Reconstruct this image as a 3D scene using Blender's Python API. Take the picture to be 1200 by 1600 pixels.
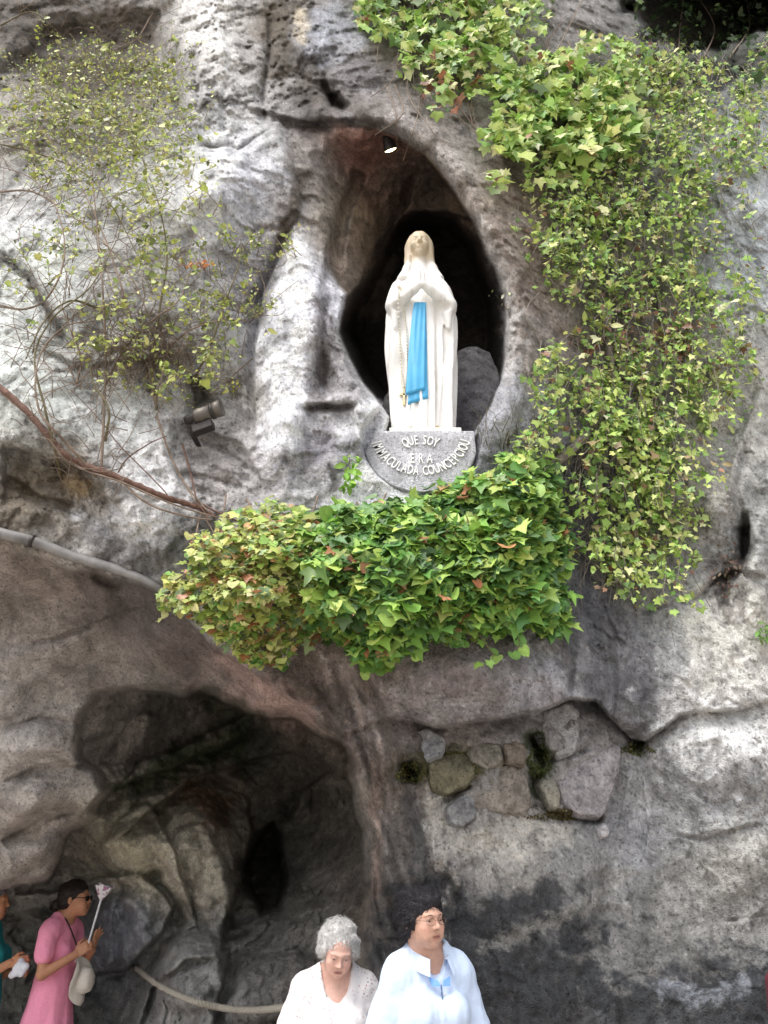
import bpy, math, random
import numpy as np
from mathutils import Matrix, Vector

for o in list(bpy.data.objects):
    bpy.data.objects.remove(o, do_unlink=True)
SC = bpy.context.scene
COL = SC.collection
R = math.radians
random.seed(7)
RNG = np.random.default_rng(11)

# ------------------------------------------------------------------ camera
F_PX = 1210.0            # focal length in photo pixels (photo 1200 x 1600)
PITCH = R(26.0)
CAM = np.array([0.0, 0.0, 1.56])
cd = bpy.data.cameras.new('camera')
cd.sensor_fit = 'VERTICAL'
cd.sensor_height = 24.0
cd.sensor_width = 18.0
cd.lens = 24.0 * F_PX / 1600.0
cd.clip_start = 0.05
cd.clip_end = 3000
cam = bpy.data.objects.new('camera', cd)
cam.location = CAM
cam.rotation_euler = (math.pi / 2 + PITCH, 0, 0)
COL.objects.link(cam)
SC.camera = cam
SC.render.resolution_x = 768
SC.render.resolution_y = 1024

# ------------------------------------------------------------------ sky, sun, exposure
SUN_EL, SUN_AZ = R(60), R(-140)      # azimuth measured from +Y towards +X: behind the camera, a little left
W = bpy.data.worlds.new('World')
SC.world = W
W.use_nodes = True
nt = W.node_tree
bg = nt.nodes['Background']
sky = nt.nodes.new('ShaderNodeTexSky')
sky.sky_type = 'NISHITA'
sky.sun_disc = False
sky.sun_elevation = SUN_EL
sky.sun_rotation = SUN_AZ
sky.air_density = 1.0
sky.dust_density = 4.0
sky.ozone_density = 1.0
hs = nt.nodes.new('ShaderNodeHueSaturation')      # thin high cloud: a whiter sky
hs.inputs['Saturation'].default_value = 0.30
nt.links.new(sky.outputs[0], hs.inputs['Color'])
nt.links.new(hs.outputs[0], bg.inputs['Color'])
bg.inputs['Strength'].default_value = 0.15
sl = bpy.data.lights.new('sun', 'SUN')
sl.energy = 1.0
sl.angle = R(24)
sl.color = (1.0, 0.965, 0.91)
sun = bpy.data.objects.new('sun', sl)
sd = Vector((math.sin(SUN_AZ) * math.cos(SUN_EL), math.cos(SUN_AZ) * math.cos(SUN_EL), math.sin(SUN_EL)))
sun.rotation_euler = sd.to_track_quat('Z', 'Y').to_euler()
sun.location = sd * 30
COL.objects.link(sun)
vs = SC.view_settings
vs.view_transform = 'Standard'
vs.look = 'None'
vs.gamma = 1.0
vs.use_curve_mapping = False
vs.exposure = 0.93

# ------------------------------------------------------------------ pixel helpers
CT, ST = math.cos(PITCH), math.sin(PITCH)


def ray(px, py):
    px = np.asarray(px, float); py = np.asarray(py, float)
    a = (px - 600.0) / F_PX; b = (800.0 - py) / F_PX
    return np.stack([a, CT - b * ST, ST + b * CT], -1)


def at(px, py, Y):
    """world point on the ray of a photo pixel, at depth Y from the camera's foot"""
    d = ray(px, py)
    k = np.asarray(Y, float) / d[..., 1]
    return CAM + d * k[..., None]


def proj(P):
    P = np.asarray(P, float) - CAM
    zc = P[..., 1] * CT + P[..., 2] * ST
    u = P[..., 0]; v = -P[..., 1] * ST + P[..., 2] * CT
    return 600 + F_PX * u / zc, 800 - F_PX * v / zc


# ------------------------------------------------------------------ noise
def _hash(ix, iy, iz, seed):
    h = (ix.astype(np.uint32) * np.uint32(374761393) + iy.astype(np.uint32) * np.uint32(668265263)
         + iz.astype(np.uint32) * np.uint32(2147483647) + np.uint32((seed * 144665 + 12345) & 0xffffffff))
    h = (h ^ (h >> np.uint32(13))) * np.uint32(1274126177)
    h = (h ^ (h >> np.uint32(16))) * np.uint32(2246822519)
    return h ^ (h >> np.uint32(15))


def pnoise(P, seed=0):
    P = np.asarray(P, np.float64)
    i = np.floor(P); f = (P - i).astype(np.float32); i = i.astype(np.int32)
    ix, iy, iz = (np.ascontiguousarray(i[..., k]) for k in range(3)); fx, fy, fz = (np.ascontiguousarray(f[..., k]) for k in range(3))
    ux, uy, uz = (q * q * q * (q * (q * 6 - 15) + 10) for q in (fx, fy, fz))
    out = np.zeros(ix.shape, np.float32); k1 = np.float32(1 / 511.5)
    for dx in (0, 1):
        wx = ux if dx else 1 - ux
        for dy in (0, 1):
            wxy = wx * (uy if dy else 1 - uy)
            for dz in (0, 1):
                h = _hash(ix + dx, iy + dy, iz + dz, seed)
                g = ((h & np.uint32(1023)).astype(np.float32) * k1 - 1) * (fx - dx)
                g += (((h >> np.uint32(10)) & np.uint32(1023)).astype(np.float32) * k1 - 1) * (fy - dy)
                g += (((h >> np.uint32(20)) & np.uint32(1023)).astype(np.float32) * k1 - 1) * (fz - dz)
                out += wxy * (uz if dz else 1 - uz) * g
    return out * np.float32(1.5)


def fbm(P, octv=4, seed=0, gain=0.5, lac=2.03):
    P = np.asarray(P, float); a = 1.0; s = 0; t = 0
    for k in range(octv):
        s = s + a * pnoise(P, seed + 17 * k); t += a
        P = P * lac + 3.7; a *= gain
    return s / t * 1.4


def ridged(P, octv=4, seed=0, gain=0.5):
    P = np.asarray(P, float); a = 1.0; s = 0; t = 0
    for k in range(octv):
        s = s + a * (1 - 2.4 * np.abs(pnoise(P, seed + 31 * k))); t += a
        P = P * 2.07 + 1.3; a *= gain
    return s / t


def worley(P, seed=0):
    P = np.asarray(P, np.float32); i = np.floor(P).astype(np.int32); fr = P - i
    ix, iy, iz = (np.ascontiguousarray(i[..., k]) for k in range(3)); fx, fy, fz = (np.ascontiguousarray(fr[..., k]) for k in range(3))
    f1 = np.full(ix.shape, 9.0, np.float32); f2 = f1.copy(); cid = np.zeros(ix.shape, np.uint32); k1 = np.float32(1 / 1023.0)
    for dx in (-1, 0, 1):
        for dy in (-1, 0, 1):
            for dz in (-1, 0, 1):
                h = _hash(ix + dx, iy + dy, iz + dz, seed)
                d = ((h & np.uint32(1023)).astype(np.float32) * k1 + (dx - fx)) ** 2
                d += (((h >> np.uint32(10)) & np.uint32(1023)).astype(np.float32) * k1 + (dy - fy)) ** 2
                d += (((h >> np.uint32(20)) & np.uint32(1023)).astype(np.float32) * k1 + (dz - fz)) ** 2
                n = d < f1
                f2 = np.where(n, f1, np.minimum(f2, d)); cid = np.where(n, h, cid); f1 = np.where(n, d, f1)
    return np.sqrt(f1), np.sqrt(f2), cid


def sstep(a, b, x):
    t = np.clip((x - a) / (b - a), 0, 1)
    return t * t * (3 - 2 * t)


def lin(c):
    c = np.asarray(c, float) / 255.0
    return np.where(c <= 0.04045, c / 12.92, ((c + 0.055) / 1.055) ** 2.4)


def seg_dist(px, py, pts):
    """distance to a polyline, and the running parameter of the nearest place"""
    best = np.full(np.shape(px), 1e9); par = np.zeros(np.shape(px))
    n = len(pts) - 1
    for k in range(n):
        (x0, y0), (x1, y1) = pts[k][:2], pts[k + 1][:2]
        dx, dy = x1 - x0, y1 - y0
        t = np.clip(((px - x0) * dx + (py - y0) * dy) / (dx * dx + dy * dy + 1e-9), 0, 1)
        d = np.hypot(px - x0 - t * dx, py - y0 - t * dy)
        m = d < best
        best = np.where(m, d, best); par = np.where(m, (k + t) / n, par)
    return best, par


def poly_sd(px, py, pts):
    """signed distance to a polygon, positive inside"""
    d, _ = seg_dist(px, py, list(pts) + [pts[0]])
    ins = np.zeros(np.shape(px), bool)
    n = len(pts)
    for k in range(n):
        (x0, y0), (x1, y1) = pts[k], pts[(k + 1) % n]
        if y0 == y1:
            continue
        c = ((y0 > py) != (y1 > py)) & (px < (x1 - x0) * (py - y0) / (y1 - y0) + x0)
        ins ^= c
    return np.where(ins, d, -d)


class TPS:
    def __init__(s, pts, reg=0.02, sc=400.0):
        p = np.array(pts, float); s.sc = sc
        s.c = p[:, :2] / sc; n = len(p)
        K = s.k(np.hypot(s.c[:, None, 0] - s.c[None, :, 0], s.c[:, None, 1] - s.c[None, :, 1])) + reg * np.eye(n)
        Q = np.c_[np.ones(n), s.c]
        A = np.block([[K, Q], [Q.T, np.zeros((3, 3))]])
        s.w = np.linalg.solve(A, np.r_[p[:, 2], 0, 0, 0])

    @staticmethod
    def k(r):
        return np.where(r > 1e-9, r * r * np.log(np.maximum(r, 1e-9)), 0)

    def __call__(s, px, py):
        x = np.asarray(px) / s.sc; y = np.asarray(py) / s.sc
        o = s.w[-3] + s.w[-2] * x + s.w[-1] * y
        for i in range(len(s.c)):
            o = o + s.w[i] * s.k(np.hypot(x - s.c[i, 0], y - s.c[i, 1]))
        return o


# ------------------------------------------------------------------ mesh helpers
def make_mesh(name, V, Fq, smooth=True, mats=(), attrs=None, fmat=None):
    """V (n,3); Fq list of arrays of faces (each array one face size)"""
    V = np.asarray(V, np.float32)
    if not isinstance(Fq, (list, tuple)):
        Fq = [Fq]
    Fq = [np.asarray(f, np.int32) for f in Fq if len(f)]
    me = bpy.data.meshes.new(name)
    me.vertices.add(len(V)); me.vertices.foreach_set('co', V.ravel())
    tot = np.concatenate([np.full(len(f), f.shape[1], np.int32) for f in Fq])
    idx = np.concatenate([f.ravel() for f in Fq])
    st = np.zeros(len(tot), np.int32); st[1:] = np.cumsum(tot)[:-1]
    me.loops.add(len(idx)); me.loops.foreach_set('vertex_index', idx)
    me.polygons.add(len(tot)); me.polygons.foreach_set('loop_start', st)
    me.polygons.foreach_set('loop_total', tot)
    me.polygons.foreach_set('use_smooth', np.full(len(tot), smooth))
    for m in mats:
        me.materials.append(m)
    if fmat is not None:
        me.polygons.foreach_set('material_index', np.asarray(fmat, np.int32))
    if attrs:
        for k, v in attrs.items():
            v = np.asarray(v, np.float32)
            if v.ndim == 2:
                a = me.attributes.new(k, 'FLOAT_COLOR', 'POINT')
                if v.shape[1] == 3:
                    v = np.c_[v, np.ones(len(v), np.float32)]
                a.data.foreach_set('color', v.astype(np.float32).ravel())
            else:
                a = me.attributes.new(k, 'FLOAT', 'POINT'); a.data.foreach_set('value', v)
    me.update(); me.validate()
    return me


def thing(name, label, cat, loc, group=None):
    o = bpy.data.objects.new(name, None)
    o.empty_display_size = 0.1
    o.location = loc
    COL.objects.link(o)
    o['label'] = label; o['category'] = cat
    if group:
        o['group'] = group
    return o


def put(name, me, parent=None, mats=None):
    """link a mesh whose vertices are in world coordinates; under a parent they are moved to its frame"""
    o = bpy.data.objects.new(name, me)
    COL.objects.link(o)
    if parent is not None:
        p = parent; off = Vector((0, 0, 0))
        while p is not None:
            off += Vector(p.location); p = p.parent
        o.parent = parent
        o.location = -off
        # keep locations tidy: put the origin at the parent's own origin
        me.transform(Matrix.Translation(-off)); o.location = (0, 0, 0)
    return o


def tag(o, label, cat, group=None):
    o['label'] = label; o['category'] = cat
    if group:
        o['group'] = group
    return o


def tube(pts, rad, sides=6, caps=True):
    P = np.asarray(pts, float); n = len(P)
    rad = np.broadcast_to(np.asarray(rad, float), (n,))
    T = np.gradient(P, axis=0); T /= np.linalg.norm(T, axis=1)[:, None] + 1e-12
    up = np.array([0.0, 0.0, 1.0])
    if abs(T[0] @ up) > 0.9:
        up = np.array([1.0, 0.0, 0.0])
    N = np.zeros_like(P); nrm = np.cross(T[0], up); nrm /= np.linalg.norm(nrm)
    for i in range(n):
        nrm = nrm - T[i] * (nrm @ T[i]); nrm /= np.linalg.norm(nrm) + 1e-12
        N[i] = nrm
    B = np.cross(T, N)
    a = np.arange(sides) / sides * 2 * np.pi
    V = P[:, None] + rad[:, None, None] * (np.cos(a)[None, :, None] * N[:, None] + np.sin(a)[None, :, None] * B[:, None])
    V = V.reshape(-1, 3)
    i, j = np.meshgrid(np.arange(n - 1), np.arange(sides), indexing='ij')
    j2 = (j + 1) % sides
    Q = np.stack([i * sides + j, i * sides + j2, (i + 1) * sides + j2, (i + 1) * sides + j], -1).reshape(-1, 4)
    faces = [Q]
    if caps:
        V = np.vstack([V, P[0], P[-1]])
        c0, c1 = n * sides, n * sides + 1
        k = np.arange(sides); k2 = (k + 1) % sides
        faces.append(np.vstack([np.stack([k2, k, np.full(sides, c0)], -1),
                                np.stack([(n - 1) * sides + k, (n - 1) * sides + k2, np.full(sides, c1)], -1)]))
    return V, faces


def merge(parts):
    Vs, F3, F4, o = [], [], [], 0
    for V, fs in parts:
        Vs.append(V)
        for f in fs:
            f = np.asarray(f)
            (F4 if f.shape[1] == 4 else F3).append(f + o)
        o += len(V)
    out = []
    if F4: out.append(np.vstack(F4))
    if F3: out.append(np.vstack(F3))
    return np.vstack(Vs), out


def spline(pts, n=24):
    """Catmull-Rom through control points"""
    P = np.asarray(pts, float)
    if len(P) < 3:
        t = np.linspace(0, 1, n)[:, None]
        return P[0] * (1 - t) + P[-1] * t
    Q = np.vstack([2 * P[0] - P[1], P, 2 * P[-1] - P[-2]])
    m = len(P) - 1
    t = np.linspace(0, m - 1e-6, n); k = t.astype(int); f = (t - k)[:, None]
    a, b, c, d = Q[k], Q[k + 1], Q[k + 2], Q[k + 3]
    return 0.5 * (2 * b + (c - a) * f + (2 * a - 5 * b + 4 * c - d) * f ** 2 + (3 * b - a - 3 * c + d) * f ** 3)


def box(c, h, rot=None, bev=0.0):
    """bevelled box: centre, half sizes; returns V, faces"""
    c = np.asarray(c, float); h = np.asarray(h, float)
    import bmesh
    bm = bmesh.new(); bmesh.ops.create_cube(bm, size=2.0)
    for v in bm.verts:
        v.co = Vector((v.co.x * h[0], v.co.y * h[1], v.co.z * h[2]))
    if bev > 0:
        bmesh.ops.bevel(bm, geom=list(bm.edges), offset=bev, segments=2, profile=0.5, affect='EDGES')
    bmesh.ops.triangulate(bm, faces=[f for f in bm.faces if len(f.verts) > 4])
    bm.verts.index_update()
    V = np.array([v.co[:] for v in bm.verts]); f3 = [[v.index for v in f.verts] for f in bm.faces if len(f.verts) == 3]
    f4 = [[v.index for v in f.verts] for f in bm.faces if len(f.verts) == 4]
    bm.free()
    if rot is not None:
        V = V @ np.asarray(rot, float).T
    V = V + c
    return V, [np.array(f) for f in (f4, f3) if len(f)]


def lathe(prof, n=24, M=None, loc=(0, 0, 0)):
    """profile [(r,z)] round local Z, then rotated by M and moved"""
    prof = np.asarray(prof, float); m = len(prof)
    a = np.arange(n) / n * 2 * np.pi
    V = np.stack([prof[:, None, 0] * np.cos(a), prof[:, None, 0] * np.sin(a), np.repeat(prof[:, 1:2], n, 1)], -1).reshape(-1, 3)
    i, j = np.meshgrid(np.arange(m - 1), np.arange(n), indexing='ij'); j2 = (j + 1) % n
    Q = np.stack([i * n + j, i * n + j2, (i + 1) * n + j2, (i + 1) * n + j], -1).reshape(-1, 4)
    if M is not None:
        V = V @ np.asarray(M, float).T
    return V + np.asarray(loc, float), [Q]


def frame_from(axis, up=(0, 0, 1)):
    """3x3 with local Z along axis"""
    z = np.asarray(axis, float); z = z / np.linalg.norm(z)
    u = np.asarray(up, float)
    if abs(z @ u) > 0.95:
        u = np.array([0, 1.0, 0])
    x = np.cross(u, z); x /= np.linalg.norm(x)
    return np.stack([x, np.cross(z, x), z], 1)


# ------------------------------------------------------------------ implicit modelling (continuous organic surfaces)
class Field:
    def __init__(s, lo, hi, h, fine=None):
        s.x = np.arange(lo[0], hi[0] + h, h, dtype=np.float32)
        s.y = np.arange(lo[1], hi[1] + h, h, dtype=np.float32)
        s.z = np.arange(lo[2], hi[2] + h, h, dtype=np.float32)
        s.a = np.full((len(s.x), len(s.y), len(s.z)), 0.5, np.float32)

    def win(s, lo, hi):
        sl = []
        for ax, l, u in zip((s.x, s.y, s.z), lo, hi):
            i0 = max(int(np.searchsorted(ax, l)) - 1, 0); i1 = min(int(np.searchsorted(ax, u)) + 1, len(ax))
            sl.append(slice(i0, max(i1, i0)))
        return tuple(sl)

    def pts(s, w):
        return np.stack(np.meshgrid(s.x[w[0]], s.y[w[1]], s.z[w[2]], indexing='ij'), -1)

    def blend(s, w, d, k, sub=False):
        A = s.a[w]
        if sub:
            d2 = -d
            h = np.maximum(k - np.abs(A - d2), 0) / max(k, 1e-6)
            s.a[w] = np.maximum(A, d2) + h * h * k * 0.25
        else:
            h = np.maximum(k - np.abs(A - d), 0) / max(k, 1e-6)
            s.a[w] = np.minimum(A, d) - h * h * k * 0.25

    def cap(s, a, b, ra, rb=None, k=0.02, sub=False):
        rb = ra if rb is None else rb
        a = np.asarray(a, np.float32); b = np.asarray(b, np.float32); r = max(ra, rb) + k + 0.03
        w = s.win(np.minimum(a, b) - r, np.maximum(a, b) + r)
        p = s.pts(w)
        if p.size == 0: return
        ab = b - a
        t = np.clip(((p - a) @ ab) / (ab @ ab + 1e-9), 0, 1)
        d = np.linalg.norm(p - a - t[..., None] * ab, axis=-1) - (ra + (rb - ra) * t)
        s.blend(w, d.astype(np.float32), k, sub)

    def ell(s, c, r, k=0.02, M=None, sub=False):
        c = np.asarray(c, np.float32); r = np.asarray(r, np.float32); m = r.max() + k + 0.03
        w = s.win(c - m, c + m)
        q = s.pts(w) - c
        if q.size == 0: return
        if M is not None:
            q = q @ np.asarray(M, np.float32)
        n = np.linalg.norm(q / r, axis=-1); g = np.linalg.norm(q / (r * r), axis=-1)
        d = np.where(g > 1e-6, n * (n - 1) / np.maximum(g, 1e-6), -r.min())
        s.blend(w, d.astype(np.float32), k, sub)

    def mesh(s):
        F = s.a; nx, ny, nz = F.shape; S = F < 0
        cnt = np.zeros((nx - 1, ny - 1, nz - 1), np.int8)
        cs = [(i, j, k) for i in (0, 1) for j in (0, 1) for k in (0, 1)]
        for i, j, k in cs:
            cnt += S[i:nx - 1 + i, j:ny - 1 + j, k:nz - 1 + k]
        act = (cnt > 0) & (cnt < 8)
        I, J, K = np.nonzero(act)
        idx = np.full(act.shape, -1, np.int32); idx[I, J, K] = np.arange(len(I))
        acc = np.zeros((len(I), 3)); num = np.zeros(len(I))
        for a in cs:
            for ax in range(3):
                if a[ax]: continue
                b = list(a); b[ax] = 1
                fa = F[I + a[0], J + a[1], K + a[2]]; fb = F[I + b[0], J + b[1], K + b[2]]
                m = (fa < 0) != (fb < 0)
                t = np.where(m, fa / np.where(m, fa - fb, 1), 0)
                pos = np.tile(np.array(a, float), (len(I), 1)); pos[:, ax] += t
                acc += pos * m[:, None]; num += m
        v = acc / num[:, None] + np.stack([I, J, K], 1)
        V = np.stack([np.interp(v[:, 0], np.arange(nx), s.x), np.interp(v[:, 1], np.arange(ny), s.y),
                      np.interp(v[:, 2], np.arange(nz), s.z)], 1)
        quads = []
        for ax in range(3):
            A = [slice(None)] * 3; Bq = [slice(None)] * 3
            A[ax] = slice(0, -1); Bq[ax] = slice(1, None)
            s0, s1 = S[tuple(A)], S[tuple(Bq)]
            e = s0 != s1
            i, j, k = np.nonzero(e)
            o1, o2 = [(1, 2), (2, 0), (0, 1)][ax]
            c = np.stack([i, j, k], 1)
            ok = (c[:, o1] > 0) & (c[:, o2] > 0) & (c[:, o1] < F.shape[o1] - 1) & (c[:, o2] < F.shape[o2] - 1)
            c = c[ok]; neg = s0[i, j, k][ok]
            def g(d1, d2):
                q = c.copy(); q[:, o1] += d1; q[:, o2] += d2
                return idx[q[:, 0], q[:, 1], q[:, 2]]
            q = np.stack([g(-1, -1), g(0, -1), g(0, 0), g(-1, 0)], 1)
            q[~neg] = q[~neg][:, ::-1]
            quads.append(q)
        Q = np.vstack(quads)
        return V, [Q]


def vnormals(V, Q):
    Q = Q[0] if isinstance(Q, list) else Q
    n = np.cross(V[Q[:, 2]] - V[Q[:, 0]], V[Q[:, 3 if Q.shape[1] > 3 else 1]] - V[Q[:, 1]])
    N = np.zeros_like(V)
    for k in range(Q.shape[1]):
        np.add.at(N, Q[:, k], n)
    return N / (np.linalg.norm(N, axis=1)[:, None] + 1e-12)


def smooth_mesh(V, Q, it=1, lam=0.5):
    Q = Q[0]; E = np.vstack([Q[:, [0, 1]], Q[:, [1, 2]], Q[:, [2, 3]], Q[:, [3, 0]]])
    V = V.copy()
    for _ in range(it):
        A = np.zeros_like(V); c = np.zeros(len(V))
        np.add.at(A, E[:, 0], V[E[:, 1]]); np.add.at(A, E[:, 1], V[E[:, 0]])
        np.add.at(c, E[:, 0], 1); np.add.at(c, E[:, 1], 1)
        V = V + lam * (A / np.maximum(c, 1)[:, None] - V)
    return V


# ------------------------------------------------------------------ materials
def mat_new(name):
    m = bpy.data.materials.new(name); m.use_nodes = True
    n = m.node_tree.nodes; l = m.node_tree.links
    return m, n, l, n['Principled BSDF']


def simple_mat(name, col, rough=0.6, metal=0.0, var=0.15, scale=30.0, bump=0.0, attr=None, spec=0.5, sub=0.0, emis=None, est=0.0, bscale=None):
    m, n, l, b = mat_new(name)
    tc = n.new('ShaderNodeTexCoord')
    nz = n.new('ShaderNodeTexNoise'); nz.inputs['Scale'].default_value = scale
    nz.inputs['Detail'].default_value = 5
    l.new(tc.outputs['Object'], nz.inputs['Vector'])
    mr = n.new('ShaderNodeMapRange'); mr.inputs[1].default_value = 0.25; mr.inputs[2].default_value = 0.75
    mr.inputs[3].default_value = 1 - var; mr.inputs[4].default_value = 1 + var
    l.new(nz.outputs['Fac'], mr.inputs[0])
    mx = n.new('ShaderNodeMix'); mx.data_type = 'RGBA'; mx.blend_type = 'MULTIPLY'; mx.inputs[0].default_value = 1
    if attr:
        at_ = n.new('ShaderNodeAttribute'); at_.attribute_name = attr
        l.new(at_.outputs['Color'], mx.inputs[6])
    else:
        mx.inputs[6].default_value = (*col, 1)
    l.new(mr.outputs[0], mx.inputs[7])
    l.new(mx.outputs[2], b.inputs['Base Color'])
    b.inputs['Roughness'].default_value = rough
    b.inputs['Metallic'].default_value = metal
    b.inputs['Specular IOR Level'].default_value = spec
    if sub:
        b.inputs['Subsurface Weight'].default_value = sub
        b.inputs['Subsurface Radius'].default_value = (0.01, 0.004, 0.002)
        b.inputs['Subsurface Scale'].default_value = 1.0
    if bump:
        n2 = n.new('ShaderNodeTexNoise'); n2.inputs['Scale'].default_value = bscale or scale * 3; n2.inputs['Detail'].default_value = 4
        l.new(tc.outputs['Object'], n2.inputs['Vector'])
        bp = n.new('ShaderNodeBump'); bp.inputs['Strength'].default_value = bump; bp.inputs['Distance'].default_value = 0.01
        l.new(n2.outputs['Fac'], bp.inputs['Height']); l.new(bp.outputs[0], b.inputs['Normal'])
    if emis:
        b.inputs['Emission Color'].default_value = (*emis, 1); b.inputs['Emission Strength'].default_value = est
    return m


def rock_material(name='rock', cracks=True):
    m, n, l, b = mat_new(name)
    a = n.new('ShaderNodeAttribute'); a.attribute_name = 'albedo'
    g = n.new('ShaderNodeAttribute'); g.attribute_name = 'gloss'
    tc = n.new('ShaderNodeTexCoord')
    def noise(sc, det=6, rough=0.6, dist=0.0):
        t = n.new('ShaderNodeTexNoise'); t.inputs['Scale'].default_value = sc; t.inputs['Detail'].default_value = det
        t.inputs['Roughness'].default_value = rough; t.inputs['Distortion'].default_value = dist
        l.new(tc.outputs['Object'], t.inputs['Vector']); return t
    def rng(src, i0, i1, o0, o1):
        r = n.new('ShaderNodeMapRange'); r.inputs[1].default_value = i0; r.inputs[2].default_value = i1
        r.inputs[3].default_value = o0; r.inputs[4].default_value = o1
        l.new(src, r.inputs[0]); return r.outputs[0]
    def mul(c, f):
        x = n.new('ShaderNodeMix'); x.data_type = 'RGBA'; x.blend_type = 'MULTIPLY'; x.inputs[0].default_value = 1
        l.new(c, x.inputs[6]); l.new(f, x.inputs[7]); return x.outputs[2]
    n1 = noise(9, 4, 0.62, 0.4); n2 = noise(60, 3, 0.6); n3 = noise(190, 1, 0.5)
    c = mul(a.outputs['Color'], rng(n1.outputs['Fac'], 0.3, 0.7, 0.80, 1.20))
    c = mul(c, rng(n2.outputs['Fac'], 0.3, 0.7, 0.83, 1.17))
    c = mul(c, rng(n3.outputs['Fac'], 0.30, 0.48, 0.72, 1.05))
    # dark pits and pale lime flecks
    c = mul(c, rng(n2.outputs['Fac'], .33, .40, .55, 1.0))
    mp = n.new('ShaderNodeMapping'); mp.inputs['Scale'].default_value = (60, 60, 26); l.new(tc.outputs['Object'], mp.inputs[0])
    ns = n.new('ShaderNodeTexNoise'); ns.inputs['Scale'].default_value = 1.0; ns.inputs['Detail'].default_value = 2; l.new(mp.outputs[0], ns.inputs['Vector'])
    c = mul(c, rng(ns.outputs['Fac'], .36, .66, .90, 1.09))
    l.new(c, b.inputs['Base Color'])
    rr = n.new('ShaderNodeMapRange'); rr.inputs[3].default_value = 0.9; rr.inputs[4].default_value = 0.26
    l.new(g.outputs['Fac'], rr.inputs[0]); l.new(rr.outputs[0], b.inputs['Roughness'])
    b.inputs['Specular IOR Level'].default_value = 0.35
    ad = n.new('ShaderNodeMath'); ad.operation = 'MULTIPLY_ADD'; ad.inputs[1].default_value = 0.6
    sb = n.new('ShaderNodeMath'); sb.operation = 'SUBTRACT'; sb.inputs[1].default_value = .5; l.new(n2.outputs['Fac'], sb.inputs[0])
    ab = n.new('ShaderNodeMath'); ab.operation = 'ABSOLUTE'; l.new(sb.outputs[0], ab.inputs[0])       # creased, not rounded
    l.new(ab.outputs[0], ad.inputs[0])
    sb1 = n.new('ShaderNodeMath'); sb1.operation = 'SUBTRACT'; sb1.inputs[1].default_value = .5; l.new(n1.outputs['Fac'], sb1.inputs[0])
    ab1 = n.new('ShaderNodeMath'); ab1.operation = 'ABSOLUTE'; l.new(sb1.outputs[0], ab1.inputs[0]); l.new(ab1.outputs[0], ad.inputs[2])
    ad2 = n.new('ShaderNodeMath'); ad2.operation = 'MULTIPLY_ADD'; ad2.inputs[1].default_value = 0.12
    l.new(n3.outputs['Fac'], ad2.inputs[0])
    l.new(ad.outputs[0], ad2.inputs[2])
    bp = n.new('ShaderNodeBump'); bp.inputs['Strength'].default_value = 0.8; bp.inputs['Distance'].default_value = 0.045
    l.new(ad2.outputs[0], bp.inputs['Height']); l.new(bp.outputs[0], b.inputs['Normal'])
    return m


def leaf_material(name, transl=0.3):
    m, n, l, b = mat_new(name)
    a = n.new('ShaderNodeAttribute'); a.attribute_name = 'tint'
    tc = n.new('ShaderNodeTexCoord'); t = n.new('ShaderNodeTexNoise'); t.inputs['Scale'].default_value = 25
    l.new(tc.outputs['Object'], t.inputs['Vector'])
    oi = n.new('ShaderNodeObjectInfo')
    mr = n.new('ShaderNodeMapRange'); mr.inputs[1].default_value = 0.3; mr.inputs[2].default_value = 0.7
    mr.inputs[3].default_value = 0.8; mr.inputs[4].default_value = 1.2
    l.new(t.outputs['Fac'], mr.inputs[0])
    x = n.new('ShaderNodeMix'); x.data_type = 'RGBA'; x.blend_type = 'MULTIPLY'; x.inputs[0].default_value = 1
    l.new(a.outputs['Color'], x.inputs[6]); l.new(mr.outputs[0], x.inputs[7])
    l.new(x.outputs[2], b.inputs['Base Color'])
    b.inputs['Roughness'].default_value = 0.42; b.inputs['Specular IOR Level'].default_value = 0.4
    tr = n.new('ShaderNodeBsdfTranslucent'); l.new(x.outputs[2], tr.inputs['Color'])
    mx = n.new('ShaderNodeMixShader'); mx.inputs[0].default_value = transl
    out = n['Material Output']
    l.new(b.outputs[0], mx.inputs[1]); l.new(tr.outputs[0], mx.inputs[2]); l.new(mx.outputs[0], out.inputs['Surface'])
    return m
# ================================================================== the cliff
M_ROCK = rock_material('rock')
M_ROCK2 = rock_material('bedded_stone', False)

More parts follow.
